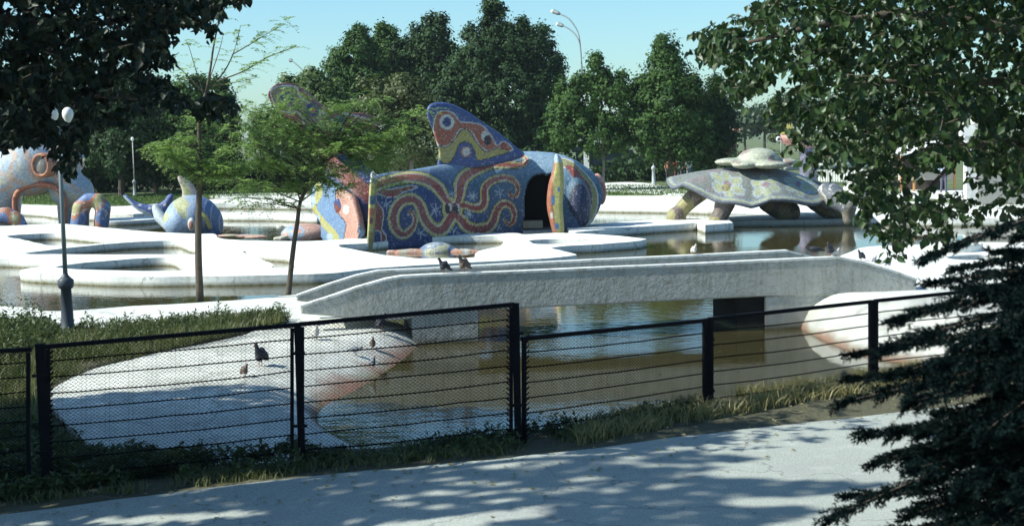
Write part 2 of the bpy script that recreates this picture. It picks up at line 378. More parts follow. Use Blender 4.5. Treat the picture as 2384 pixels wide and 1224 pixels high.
tag(pymesh('asphalt_path', pv, pf, ASPH), kind='structure')

# far shore
shore = [(-900, 498), (-200, 492), (60, 488), (150, 496), (250, 498), (340, 496), (420, 478), (520, 472), (730, 474), (900, 470), (1100, 472), (1400, 478), (1560, 480), (1750, 486), (1960, 503), (2200, 506), (2384, 505), (3200, 505)]
sh = [P(x, y, -0.36) for x, y in smooth_loop(shore, 3, False)]
back_in = [(-900, 470), (-200, 470), (150, 478), (250, 480), (340, 476), (420, 468), (520, 462), (730, 458), (900, 452), (1100, 450), (1400, 455), (1560, 455), (1750, 458), (1960, 462), (2200, 472), (2384, 474), (3200, 474)]
bi = [P(x, y, -0.36) for x, y in smooth_loop(back_in, 3, False)]
tag(prism([sh + bi[::-1]], -1.3, 'far_promenade', WHITE, bevel=0.04), kind='structure')
tag(prism([[Vector((p.x, p.y - 0.3, -0.30)) for p in bi] + [Vector((2500, 60, -0.3)), Vector((2500, 3500, -0.3)), Vector((-2500, 3500, -0.3)), Vector((-2500, 60, -0.3))]], -1.3, 'far_lawn', LAWN), kind='structure')
for pts in ([(1396, 428), (1470, 424), (1540, 431), (1600, 445), (1640, 452), (1500, 449), (1396, 442)], [(500, 452), (620, 448), (740, 452), (735, 456), (600, 457), (500, 459)],
            [(2040, 440), (2384, 445), (2500, 462), (2100, 458)]):
    tag(prism([[P(x, y, -0.24) for x, y in smooth_loop(pts, 3)]], -0.34, 'pale_walkway', WHITE_DRY), kind='structure')

# winding pool curbs
slabpx('pool_curb', [(-160, 524), (0, 526), (134, 521), (223, 528), (351, 539), (462, 544), (497, 545), (523, 556), (600, 560), (700, 561), (780, 558), (860, 552), (1000, 546), (1181, 542), (1223, 545), (1295, 542), (1385, 545), (1492, 554), (1497, 559), (1486, 561),
    (1400, 568), (1291, 576), (1331, 589), (1331, 595), (1205, 605), (1050, 613), (873, 624), (760, 636), (472, 643), (287, 644), (160, 640), (66, 634), (54, 628), (90, 620), (150, 610), (90, 606), (0, 602), (-160, 600)],
    [[(134, 620), (191, 612), (319, 602), (402, 600), (425, 610), (452, 623), (383, 631), (255, 628), (160, 625)],
     [(60, 590), (160, 577), (287, 565), (405, 560), (434, 568), (470, 581), (500, 590), (319, 592), (160, 592)],
     [(19, 549), (128, 543), (204, 549), (280, 560), (204, 569), (143, 572), (100, 569), (60, 559)],
     [(567, 584), (620, 588), (672, 592), (690, 607), (736, 622), (680, 624), (632, 623), (634, 615), (599, 600)],
     [(785, 571), (855, 566), (1000, 553), (1172, 549), (1174, 562), (1165, 574), (1116, 583), (1100, 599), (1020, 601), (952, 599), (860, 588)],
     [(1235, 560), (1300, 556), (1385, 557), (1372, 560), (1300, 567), (1245, 567)]],
    -0.44, -1.3, WHITE, 'long winding white concrete curb looping round small pools before the mosaic fish', 'curb', kind=None)
slabpx('pool_curb', [(240, 509), (360, 505), (358, 510), (240, 515)], [], -0.48, -1.3, WHITE, 'thin straight white curb in the water left of the dolphin sculpture', 'curb')
slabpx('pool_curb', [(505, 494), (600, 495), (735, 499), (738, 507), (640, 503), (510, 502)], [], -0.46, -1.3, WHITE, 'white curb in the water between dolphin sculpture and the rear of the fish', 'curb')
slabpx('pool_curb', [(1330, 526), (1420, 519), (1520, 511), (1628, 509), (1628, 517), (1500, 526), (1400, 534), (1330, 540)], [], -0.40, -1.3, WHITE, 'white curb running from the fish head to the turtle plinth', 'curb')
slabpx('turtle_plinth', [(1621, 512), (1700, 513), (1707, 518), (1640, 522), (1621, 516)], [], -0.36, -1.3, WHITE, 'square white plinth under the front leg of the turtle sculpture', 'plinth', sm=1)
slabpx('dark_plinth', [(1690, 497), (1960, 500), (1990, 510), (1700, 514)], [], -0.45, -1.3, STUCCO, 'low grey concrete base in the water under the turtle sculpture', 'plinth', sm=1)
slabpx('pool_curb', [(-160, 712), (60, 715), (110, 724), (217, 719), (330, 711), (472, 703), (600, 695), (702, 685), (730, 700), (722, 720), (600, 735), (450, 748), (250, 762), (60, 772), (-160, 775)], [], -0.37, -1.3, WHITE_DRY, 'worn white near pool edge between the weeds and the left end of the bridge', 'curb')
slabpx('pool_curb', [(1860, 612), (1940, 600), (2000, 577), (2060, 571), (2120, 569), (2290, 563), (2480, 575), (2600, 640), (2600, 700), (2300, 672), (2130, 655), (2000, 640)], [[(2210, 596), (2290, 590), (2380, 596), (2380, 604), (2290, 604), (2220, 602)]], -0.30, -1.3, WHITE, 'broad white concrete mound beyond the right end of the bridge', 'mound')
slabpx('pool_curb', [(2150, 566), (2180, 563), (2230, 562), (2290, 566), (2230, 571), (2170, 571)], [], -0.10, -0.4, WHITE, 'small raised white kerb on the right mound', 'curb')

# ------------------------------------------------------------------ concrete aprons
def loft(name, A, B, capA, m, label, cat):
    """plateau polygon capA (list of Vector) plus a sloping face between lines A (top) and B (water)"""
    n = len(A); v = []; f = []; K = 7
    for i in range(n):
        for k in range(K):
            t = k / (K - 1); p = A[i].lerp(B[i], t); p.z = A[i].z + (B[i].z - A[i].z) * (t ** 1.5); v.append(p)
    for i in range(n - 1):
        for k in range(K - 1): a = i * K + k; f.append((a, a + 1, a + K + 1, a + K))
    b = len(v); v += capA; flat_ = [[Vector((p.x, p.y, 0)) for p in capA]]
    for t in tessellate_polygon(flat_):
        q = [capA[i] for i in t]; t = t if (q[1] - q[0]).cross(q[2] - q[0]).z > 0 else tuple(reversed(t)); f.append(tuple(i + b for i in t))
    k = len(capA); c = len(v); v += [Vector((p.x, p.y, -1.2)) for p in capA]
    for i in range(k): f.append((b + i, b + (i + 1) % k, c + (i + 1) % k, c + i))
    o = pymesh(name, v, f, m)
    bm = bmesh.new(); bm.from_mesh(o.data); bmesh.ops.remove_doubles(bm, verts=bm.verts, dist=0.01); bmesh.ops.recalc_face_normals(bm, faces=bm.faces); bm.to_mesh(o.data); bm.free()
    return tag(o, label, cat)
Rl = [(905, 748, -.36), (860, 768, -.37), (800, 790, -.38), (730, 815, -.38), (660, 840, -.37), (600, 862, -.36), (580, 880, -.36), (610, 912, -.36), (650, 948, -.36), (680, 980, -.34), (705, 1020, -.30), (735, 1065, -.26)]
Wl = [(1016, 796, -.8), (990, 825, -.8), (960, 855, -.8), (925, 885, -.8), (885, 912, -.8), (840, 938, -.8), (800, 955, -.8), (770, 970, -.8), (755, 990, -.8), (775, 1015, -.8), (830, 1040, -.8), (900, 1062, -.8)]
A_ = [P(*p) for p in smooth_loop(Rl, 3, False)]; B_ = [P(*p) for p in smooth_loop(Wl, 3, False)]
rest = [(700, 1083, -.22), (469, 1080, -.24), (300, 1068, -.28), (211, 1036, -.30), (155, 985, -.33), (116, 935, -.37), (113, 913, -.38), (155, 885, -.38), (225, 856, -.38), (300, 838, -.38), (375, 819, -.38), (450, 805, -.38), (539, 786, -.38), (586, 772, -.38), (600, 745, -.38), (600, 733, -.36), (700, 722, -.36), (800, 722, -.36), (880, 730, -.36)]
loft('concrete_apron', A_, B_, A_ + [P(*p) for p in smooth_loop(rest, 3, False)], APRON, 'broad white concrete apron sloping to the water left of the bridge, stained red', 'apron')
R2 = [(1868, 742, -.55), (1885, 722, -.36), (1912, 700, -.18), (1950, 684, -.05), (2010, 680, .0), (2080, 690, .0), (2150, 712, .0), (2230, 735, .0), (2320, 760, .0), (2480, 800, .0)]
W2 = [(1846, 758, -.8), (1852, 768, -.8), (1864, 780, -.8), (1900, 800, -.8), (1950, 825, -.8), (2010, 848, -.8), (2090, 862, -.8), (2180, 868, -.8), (2300, 872, -.8), (2480, 880, -.8)]
A_ = [P(*p) for p in smooth_loop(R2, 3, False)]; B_ = [P(*p) for p in smooth_loop(W2, 3, False)]
rest = [(2520, 660, .0), (2300, 655, .0), (2120, 656, .0), (2010, 661, .0), (1950, 668, -.02), (1905, 690, -.14), (1880, 715, -.34)]
loft('concrete_apron', A_, B_, A_ + [P(*p) for p in rest], APRON, 'rounded white concrete apron sloping to the water right of the bridge, partly behind the spruce', 'apron')

# ------------------------------------------------------------------ bridge
def bridge():
    t = thing('footbridge', 'low grey stucco footbridge with two white-topped parapets crossing the pool', 'bridge', (2.0, 26.6, WATER))
    a = P(1110, 797, WATER); b = P(1783, 768, WATER); ax = (b - a); ax.z = 0; L = ax.length; ax.normalize(); nrm = Vector((-ax.y, ax.x, 0))
    def at(px, py, off=0.0):                       # point on the near face (offset back by off) seen at that pixel
        r = Vector(ray(px, py)); o = a + nrm * off; k = (o - Vector(CAM)).dot(nrm) / r.dot(nrm); return Vector(CAM) + r * k
    def wall(name, top, bot, off, th, m, cap=True):
        """top/bot pixel lines with the same number of points"""
        v = []; f = []
        for (x, y), (x2, y2) in zip(top, bot):
            p = at(x, y, off); q = at(x2, y2, off); v += [p, q, q + nrm * th, p + nrm * th]
        n = len(top)
        for i in range(n - 1):
            j = i * 4; f += [(j, j + 1, j + 5, j + 4), (j + 1, j + 2, j + 6, j + 5), (j + 2, j + 3, j + 7, j + 6), (j + 3, j, j + 4, j + 7)]
        f += [(3, 2, 1, 0), tuple((n - 1) * 4 + k for k in range(4))]
        o = pymesh(name, v, f, m, t)
        md = o.modifiers.new('bevel', 'BEVEL'); md.width = 0.03; md.segments = 2; md.limit_method = 'ANGLE'; md.angle_limit = math.radians(50)
        if cap:
            w = []; g = []
            for (x, y) in top:
                p = at(x, y, off) + Vector((0, 0, 0.002)); s = 0.008
                w += [p - nrm * s - Vector((0, 0, .03)), p - nrm * s + Vector((0, 0, .012)), p + nrm * (th + s) + Vector((0, 0, .012)), p + nrm * (th + s) - Vector((0, 0, .03))]
            for i in range(n - 1):
                j = i * 4; g += [(j, j + 4, j + 5, j + 1), (j + 1, j + 5, j + 6, j + 2), (j + 2, j + 6, j + 7, j + 3)]
            pymesh('coping', w, g, WHITE_DRY, t)
        return o
    top = [(700, 713), (760, 694), (830, 670), (900, 650), (935, 644), (1010, 640), (1200, 633), (1400, 624), (1600, 616), (1783, 607), (1955, 599), (2010, 610), (2080, 630), (2135, 650)]
    bot = [(700, 730), (760, 735), (830, 742), (900, 745), (935, 745), (1010, 733), (1110, 722), (1400, 709), (1600, 699), (1783, 690), (1955, 690), (2010, 700), (2080, 710), (2135, 712)]
    wall('parapet', top, bot, 0.0, 0.22, STUCCO)
    ftop = [(690, 689), (760, 664), (830, 642), (882, 631), (1000, 626), (1200, 615), (1400, 605), (1600, 596), (1836, 584), (1890, 597), (1945, 611), (2020, 634)]
    fbot = [(x, y + 45) for x, y in ftop]; fbot[0] = (690, 700)
    wall('parapet', ftop, fbot, 1.7, 0.2, STUCCO)
    wall('bridge_deck', [(760, 714), (935, 700), (1110, 695), (1783, 664), (1955, 670), (2100, 680)], [(760, 730), (935, 740), (1110, 720), (1783, 688), (1955, 690), (2100, 700)], 0.222, 1.476, STUCCO, False)
    # abutments reach below the water
    for name, xs in (('abutment', (960, 1112)), ('abutment', (1783, 1990))):
        p, q = at(xs[0], 740, 0.012), at(xs[1], 740, 0.012); v = []
        y0 = -0.08 if xs[0] < 1200 else -0.05
        for s in (p, q):
            for o_ in (0.0, 1.85):
                for z in (-1.3, y0 - 0.03): v.append(Vector((s.x, s.y, 0)) + nrm * o_ + Vector((0, 0, z)))
        pymesh(name, v, [(0, 1, 3, 2), (4, 6, 7, 5), (0, 4, 5, 1), (2, 3, 7, 6), (0, 2, 6, 4), (1, 5, 7, 3)], STUCCO, t)
    # black block in the opening, the shade there put into its colour
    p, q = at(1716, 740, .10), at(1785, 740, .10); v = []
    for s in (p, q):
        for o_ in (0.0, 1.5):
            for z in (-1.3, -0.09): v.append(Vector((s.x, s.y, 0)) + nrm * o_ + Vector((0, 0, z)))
    pymesh('shade_block', v, [(0, 1, 3, 2), (4, 6, 7, 5), (0, 4, 5, 1), (2, 3, 7, 6), (0, 2, 6, 4), (1, 5, 7, 3)], SHADE_BLACK, t)
    return at
bridge_at = bridge()

def haze():
    o = MB().box((0, 640, 5.9), (1700, 1330, 15.8)).build('haze', None); m = bpy.data.materials.new('haze_air'); m.use_nodes = True; nt = m.node_tree; nt.nodes.remove(nt.nodes['Principled BSDF'])
    v = nt.nodes.new('ShaderNodeVolumePrincipled'); v.inputs['Color'].default_value = (.80, .90, 1.0, 1); v.inputs['Density'].default_value = HAZE; nt.links.new(v.outputs[0], nt.nodes['Material Output'].inputs['Volume']); o.data.materials.append(m); o['kind'] = 'stuff'
HAZE = 0.00014; haze()

# ================================================================== MOSAIC SCULPTURES
def panel_solid(name, pts, d0, d1, th, m, parent, paint, n=4, res=2.2, dirb=(0, 1, 0)):
    """solid fin cut to a pixel outline standing in a vertical plane (depth d0 at left edge, d1 at right), painted with paint(Q,c)"""
    L = [tuple(p) for p in smooth_loop(pts, n)]; xs = [p[0] for p in L]; ys = [p[1] for p in L]; x0, x1, y0, y1 = min(xs), max(xs), min(ys), max(ys)
    gx = np.arange(x0 + res * .5, x1, res); gy = np.arange(y0 + res * .5, y1, res); GX, GY = np.meshgrid(gx, gy); Q = np.stack([GX.ravel(), GY.ravel()], 1)
    ins = inside(Q, L) & (seg_dist(Q, L + [L[0]]) > res * 0.6); Q = Q[ins]; N = len(L)
    from mathutils.geometry import delaunay_2d_cdt
    pts2 = [Vector(p) for p in L] + [Vector(q) for q in Q]
    vs, es, fs, *_ = delaunay_2d_cdt(pts2, [(i, (i + 1) % N) for i in range(N)], [list(range(N))], 1, 1e-4)
    uv = np.array([v[:] for v in vs]); ed = seg_dist(uv, L + [L[0]]); rr = min(12.0, (x1 - x0) * 0.25)
    bulge = np.sqrt(np.clip(1 - (1 - np.clip(ed / rr, 0, 1)) ** 2, 0, 1))
    db = Vector(dirb).normalized(); fr = []; bk = []
    for (x, y), b in zip(uv, bulge):
        d = d0 + (d1 - d0) * (x - x0) / (x1 - x0 + 1e-6); p = D(x, y, d); fr.append(p - db * th * 0.5 * (0.35 + 0.65 * b)); bk.append(p + db * th * 0.5 * (0.35 + 0.65 * b))
    n_ = len(uv); V = fr + bk; f = []
    for t in fs:
        t = list(t); f.append(t); f.append([i + n_ for i in reversed(t)])
    # rim: match boundary verts
    bnd = {}
    for t in fs:
        for i in range(len(t)):
            e = (t[i], t[(i + 1) % len(t)]); bnd[e] = 1
    for (a, b) in list(bnd):
        if (b, a) not in bnd: f.append((b, a, a + n_, b + n_))
    o = pymesh(name, V, f, m, parent)
    bm = bmesh.new(); bm.from_mesh(o.data); bmesh.ops.recalc_face_normals(bm, faces=bm.faces); bm.to_mesh(o.data); bm.free()
    o.data.polygons.foreach_set('use_smooth', [True] * len(o.data.polygons))
    c = paint(uv); cc = np.vstack([c, c]); a = o.data.color_attributes.new('Col', 'FLOAT_COLOR', 'POINT')
    a.data.foreach_set('color', np.hstack([cc, np.ones((len(cc), 1))]).astype(np.float32).ravel()); return o

z4 = lambda x, y: (860 + x * .1879, 370 + y * .1879)
z3 = lambda x, y: (840 + x * .3594, 200 + y * .3594)
TENT = [
 ([(1030, 600), (940, 480), (870, 370), (770, 290), (640, 240), (500, 225), (350, 245), (200, 285), (60, 340)], [55, 70, 85, 88, 85, 80, 80, 80, 80]),
 ([(1030, 690), (950, 830), (860, 885), (770, 840), (690, 730), (650, 610), (600, 525), (520, 490), (420, 515), (345, 595), (305, 720), (330, 860), (405, 935), (485, 910), (555, 830), (575, 745), (550, 675), (510, 655), (480, 700)], [85, 90, 92, 88, 80, 78, 75, 75, 75, 78, 78, 74, 66, 56, 44, 36, 28, 22, 12]),
 ([(1090, 570), (1130, 440), (1140, 310), (1200, 210), (1350, 130), (1550, 65), (1750, 75), (1890, 75), (1965, 30), (1930, -30), (1860, -15)], [60, 70, 95, 95, 78, 62, 52, 42, 34, 24, 12]),
 ([(1080, 580), (1180, 570), (1300, 605), (1400, 590), (1435, 500), (1435, 380), (1490, 295), (1600, 245), (1720, 235), (1820, 290), (1850, 380), (1820, 460), (1765, 460), (1725, 400)], [55, 55, 60, 66, 62, 60, 60, 54, 48, 40, 34, 30, 26, 10]),
 ([(1060, 680), (1150, 760), (1210, 835), (1320, 870), (1450, 860), (1530, 790), (1570, 680), (1615, 590), (1690, 550), (1765, 590), (1800, 680), (1780, 780), (1720, 805), (1665, 750)], [70, 78, 82, 82, 78, 70, 62, 58, 54, 48, 42, 36, 30, 10])]
def paint_body(Q):
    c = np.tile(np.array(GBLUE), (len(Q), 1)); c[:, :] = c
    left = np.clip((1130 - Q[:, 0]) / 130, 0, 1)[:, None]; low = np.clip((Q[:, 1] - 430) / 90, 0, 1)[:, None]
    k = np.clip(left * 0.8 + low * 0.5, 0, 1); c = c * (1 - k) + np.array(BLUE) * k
    # wavy red field down the left edge and along the top
    pfill(Q, c, [z4(60, 180), z4(110, 330), z4(230, 370), z4(380, 350), z4(520, 330), z4(600, 350), z4(430, 410), z4(330, 470), z4(230, 470), z4(100, 430), z4(100, 520), z4(180, 640), z4(170, 800), z4(160, 870), z4(215, 960), z4(180, 1060), z4(150, 1050), z4(150, 930), z4(100, 880), z4(-20, 880), z4(-20, 180)], RED, WHT, 1.2)
    best = np.full(len(Q), 1e9)
    for pts, ws in TENT:
        L = smooth_loop([z4(*p) for p in pts], 5, False); w = np.interp(np.arange(len(L)) / 5.0, np.arange(len(ws)), ws) * .1879 * .92
        best = np.minimum(best, seg_dist(Q, L, w))
    cx, cy = z4(1035, 620); best = np.minimum(best, np.sqrt(((Q[:, 0] - cx) / 24) ** 2 + ((Q[:, 1] - cy) / 27) ** 2))
    c[best < 1.12] = DARK; c[best < 1.0] = YEL; c[best < 0.66] = WHT; c[best < 0.56] = RED
    c[(best < 0.56) & (Q[:, 1] < 430)] = (0.38, 0.12, 0.07); up = np.clip((425 - Q[:, 1]) / 40, 0, 1)[:, None] * (best > 1.12)[:, None]; c = c * (1 - up * .6) + np.array((0.30, 0.44, 0.58)) * up * .6  # paler towards the top: light blue with the sun's highlight painted in
    for ex in (985, 1085):
        x, y = z4(ex, 610); pell(Q, c, x, y, 8.5, 12.5, DARK); pell(Q, c, x + 3, y - 2.5, 5.0, 9.5, (0.75, 0.75, 0.72)); pell(Q, c, x - 1, y + 1, 5.5, 9.5, (0.004, 0.004, 0.008))
    for sx, sy, r, k in ((220, 560, 13, 6), (820, 630, 16, 7), (1290, 460, 12, 7), (1240, 680, 10, 8), (1620, 420, 11, 6), (640, 920, 14, 5), (1045, 890, 14, 5), (1600, 850, 9, 4), (1040, 430, 8, 5)):
        x, y = z4(sx, sy); pstar(Q, c, x, y, r, (0.42, 0.5, 0.56), k, 1.0)
    # head bands round the eye
    pfill(Q, c, [(1300, 368), (1335, 375), (1372, 410), (1392, 450), (1385, 500), (1350, 542), (1372, 500), (1378, 455), (1362, 420), (1330, 395), (1305, 385)], OLV, WHT, 1.2)
    pfill(Q, c, [(1318, 385), (1345, 392), (1366, 425), (1372, 450), (1360, 470), (1350, 440), (1335, 410)], RED)
    pfill(Q, c, [(1362, 420), (1376, 440), (1376, 480), (1360, 500), (1366, 470)], RED, BLUE, 1.0)
    return c
DOOR = [(1218, 545), (1221, 500), (1221, 460), (1227, 430), (1238, 410), (1255, 402), (1275, 403), (1290, 412), (1292, 545)]
def fish():
    t = thing('fish_sculpture', 'huge blue mosaic fish with an octopus picture on its side and tall patterned back fin', 'sculpture', (-1, 51, WATER))
    xs = np.unique(np.concatenate([np.arange(866, 1300, 2.0), np.arange(1300, 1405.1, 1.5)]))
    topt = [(866, 408), (900, 401), (940, 398), (1020, 384), (1080, 373), (1130, 363), (1180, 354), (1240, 352), (1290, 355), (1320, 362), (1350, 376), (1380, 396), (1395, 416), (1402, 436), (1405.5, 452)]
    bott = [(866, 582), (1000, 571), (1150, 549), (1220, 541), (1290, 543), (1340, 543), (1360, 535), (1380, 515), (1395, 488), (1402, 468), (1405.5, 458)]
    dep = [(866, 47.6), (1000, 49.3), (1150, 52.0), (1220, 52.6), (1340, 52.4), (1405, 53.6)]
    wid = [(866, 2.6), (1150, 2.9), (1300, 2.6), (1360, 2.0), (1390, 1.2), (1405, 0.3)]
    K = 150; V = []; UV = []
    for x in xs:
        d, w, yt, yb = terp(x, dep), terp(x, wid), terp(x, topt), terp(x, bott)
        pb = D(x, yb, d); ztop = D(x, yt, d + w * 0.5).z; h = ztop - pb.z
        if yb > 540: pb.z = min(pb.z, -0.5)
        h = ztop - pb.z; e = terp(x, [(866, 0.80), (1000, 0.98), (1150, 1.1), (1405, 1.0)]); ze = terp(x, [(866, .8), (1000, .92), (1150, 1.0)])
        phs = np.linspace(0, math.pi, 900); cs = np.cos(phs); ya = w * 0.5 * (1 - np.sign(cs) * np.abs(cs) ** e); za = np.clip(np.sin(phs), 0, 1) ** ze
        al = np.concatenate([[0], np.cumsum(np.hypot(np.diff(ya), np.diff(za * h)))]); ks = np.linspace(0, al[-1], K + 1); yk = np.interp(ks, al, ya); zk = np.interp(ks, al, za)
        for yy, zz in zip(yk, zk):
            V.append((pb.x + yy * 0.02, pb.y + yy, pb.z + h * zz)); UV.append((x, yb + (yt - yb) * zz))
    n = len(xs); UV = np.array(UV); hole = inside(UV, smooth_loop(DOOR, 3)); f = []
    R = K + 1
    for i in range(n - 1):
        for k in range(K):
            q = (i * R + k, (i + 1) * R + k, (i + 1) * R + k + 1, i * R + k + 1)
            if k < K * 0.55 and all(hole[j] for j in q): continue
            f.append(q)
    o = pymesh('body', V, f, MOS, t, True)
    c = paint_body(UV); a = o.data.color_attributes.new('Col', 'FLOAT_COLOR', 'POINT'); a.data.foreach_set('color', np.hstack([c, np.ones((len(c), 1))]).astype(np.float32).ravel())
    sd = o.modifiers.new('shell', 'SOLIDIFY'); sd.thickness = 0.16; sd.offset = -1; sd.material_offset = 1; sd.material_offset_rim = 0; o.data.materials.append(SHADE_BLACK)  # inner side near-black: the hollow's shade put into the colour
    # end frame of the tunnel, eye, fins, bench
    def pe(Q):
        c = np.tile(np.array(YEL), (len(Q), 1)); c[Q[:, 1] < 425] = WHT; c[(Q[:, 1] > 455) & (Q[:, 1] < 475)] = GBLUE; c[(Q[:, 1] > 485) & (Q[:, 1] < 500)] = ORG; c[Q[:, 1] > 538] = OLV
        pell(Q, c, 866, 512, 6, 9, ORG); pell(Q, c, 866, 512, 3, 5, BLUE); return c
    panel_solid('end_post', [(864, 402), (873, 403), (877, 412), (876, 470), (872, 540), (869, 584), (855, 584), (857, 520), (860, 450)], 47.5, 47.6, 0.5, MOSF, t, pe, 2, 2.0)
    def fp(Q):
        c = np.tile(np.array((0.05, 0.09, 0.26)), (len(Q), 1))
        pfill(Q, c, [z3(470, 300), z3(490, 190), z3(540, 165), z3(600, 180), z3(650, 235), z3(720, 240), z3(790, 260), z3(850, 330), z3(880, 385), z3(930, 360), z3(985, 410), z3(940, 420), z3(880, 400), z3(820, 420), z3(760, 370), z3(720, 300), z3(650, 280), z3(610, 340), z3(560, 390), z3(500, 380)], (0.38, 0.11, 0.06), WHT, 1.3)
        pfill(Q, c, [z3(505, 395), z3(560, 395), z3(610, 345), z3(650, 290), z3(700, 290), z3(750, 365), z3(810, 425), z3(880, 405), z3(960, 425), z3(860, 460), z3(760, 480), z3(740, 430), z3(715, 380), z3(670, 362), z3(635, 385), z3(615, 440), z3(570, 500), z3(510, 480)], (0.42, 0.36, 0.10), DARK, 1.0)
        pell(Q, c, *z3(560, 235), 17, 18, WHT); pell(Q, c, *z3(560, 235), 10, 11, BLUE); pell(Q, c, *z3(805, 325), 9, 12, WHT); pell(Q, c, *z3(822, 352), 8, 12, DARK)
        pell(Q, c, *z3(682, 428), 12, 13, ORG); pell(Q, c, *z3(682, 426), 9, 10, WHT); pell(Q, c, *z3(925, 385), 8, 5, RED); return c
    panel_solid('back_fin', [z3(515, 540), z3(505, 430), z3(470, 300), z3(432, 210), z3(430, 150), z3(465, 113), z3(560, 110), z3(680, 160), z3(800, 240), z3(920, 322), z3(1010, 400), z3(1060, 440), z3(1000, 480), z3(760, 530)], 51.0, 53.2, 0.45, MOSF, t, fp)
    def gp(Q):
        c = np.tile(np.array(YEL), (len(Q), 1)); e = 1296 - 10 * np.sin((Q[:, 1] - 362) / 180 * 3.14); c[Q[:, 0] < e] = ORG
        pell(Q, c, 1287, 465, 5, 12, LBLUE); pell(Q, c, 1284, 500, 4, 8, WHT); pell(Q, c, 1300, 440, 3, 6, LBLUE); pell(Q, c, 1296, 525, 5, 8, LBLUE); c[Q[:, 1] < 378] = PALE; return c
    panel_solid('gill_fin', [(1292, 360), (1303, 364), (1310, 380), (1313, 420), (1310, 480), (1313, 546), (1290, 546), (1280, 515), (1273, 475), (1277, 430), (1287, 395)], 51.4, 51.4, 0.7, MOSF, t, gp, 3, 2.0)
    ctr = D(1345, 472, 52.9)
    e = organic('eye', E(ctr, (0.50, 0.62, 0.98), (0, math.radians(-6), 0), 3), 0.08, MOSF, t, 1)
    def ep(co):
        r = np.sqrt(((co[:, 0] - ctr.x - 0.05) / 0.36) ** 2 + ((co[:, 2] - ctr.z + 0.12) / 0.72) ** 2); c = np.tile(np.array(GBLUE), (len(co), 1)); c[r < 1.15] = DARK; c[r < 1.0] = (0.012, 0.025, 0.09); return c
    setcol(e, ep)
    o = organic('far_fin', E(D(1395, 440, 54.2), (0.26, 0.35, 0.62), (0, math.radians(-8), 0), 3), 0.06, MOSF, t, 1)
    setcol(o, lambda co: np.where((co[:, 2:3] > D(1395, 425, 54.2).z), np.array(PINK), np.array((0.35, 0.10, 0.08))))
    q = D(1240, 522, 53.6); MB().box((q.x, q.y, q.z), (0.75, 0.4, 0.28)).build('bench', simple('beige_stone', (0.5, 0.42, 0.3)), t)
    q = D(1250, 540, 53.6); MB().box((q.x - 1.0, q.y, -0.6), (4.0, 2.0, 0.22)).build('inner_floor', STUCCO, t)
    # rear wall and tail
    def rp(Q):
        c = np.tile(np.array((0.17, 0.28, 0.46)), (len(Q), 1))
        c[seg_dist(Q, smooth_loop([(748, 425), (753, 450), (740, 475), (745, 495), (765, 520), (785, 540), (795, 560)], 5, False)) < 8] = YEL
        pfill(Q, c, [(795, 440), (815, 445), (835, 470), (842, 560), (812, 560), (815, 520), (798, 495), (792, 465)], (0.60, 0.30, 0.22), DARK, 1); pell(Q, c, 816, 487, 7, 12, WHT); pell(Q, c, 738, 468, 8, 12, PALE); pell(Q, c, 748, 512, 8, 14, PALE); pell(Q, c, 778, 550, 8, 9, PALE); return c
    panel_solid('rear_wall', [(738, 430), (758, 422), (790, 432), (815, 446), (832, 478), (842, 562), (760, 562), (752, 520), (734, 492), (729, 460)], 53.6, 49.5, 0.5, MOSF, t, rp, 3, 2.0, (0.55, 0.83, 0))
    def tp(Q):
        c = np.tile(np.array((0.26, 0.07, 0.05)), (len(Q), 1))
        L = [(632, 215), (650, 202), (690, 203), (700, 225), (730, 245), (770, 275), (800, 300), (780, 305), (745, 295), (715, 300), (700, 265), (670, 262), (645, 250)]
        pfill(Q, c, L, (0.22, 0.20, 0.10), WHT, 1.6); pell(Q, c, 668, 228, 16, 13, BLUE); pell(Q, c, 729, 256, 16, 16, BLUE); pell(Q, c, 729, 257, 8, 8, ORG); pell(Q, c, 792, 278, 12, 9, LBLUE); pline(Q, c, [(800, 265), (850, 275), (878, 292)], 2.0, WHT); return c
    panel_solid('tail_fin', [(626, 228), (630, 208), (650, 195), (690, 197), (722, 218), (750, 245), (800, 262), (850, 264), (885, 282), (882, 294), (850, 300), (815, 318), (812, 360), (830, 420), (790, 425), (768, 390), (728, 335), (690, 292), (655, 262)], 51.0, 55.5, 0.4, MOSF, t, tp)
    o = organic('tail_stem', T([D(800, 400, 52.6), D(825, 440, 52.4), D(850, 480, 51.5)], [0.7, 1.0, 1.15]), 0.12, MOSF, t, 2); setcol(o, lambda co: np.where(np.sin(co[:, 0:1] * 3 + co[:, 2:3] * 4) > 0.2, np.array(RED) * 0.7, np.array(BLUE)))
fish()

def fbm(co, s): return np.array([mnoise.noise(Vector(p) * s) for p in co.tolist()])
def mottle(cols, s=1.3, seed=0.0, thr=(-0.12, 0.12, 0.3)):
    def fn(co):
        n = fbm(co + seed, s); c = np.tile(np.array(cols[0]), (len(co), 1))
        for t, k in zip(thr, cols[1:]): c[n > t] = k
        n2 = np.abs(fbm(co + seed + 9, s * 1.2)); c[n2 < 0.03] = WHT; return c
    return fn

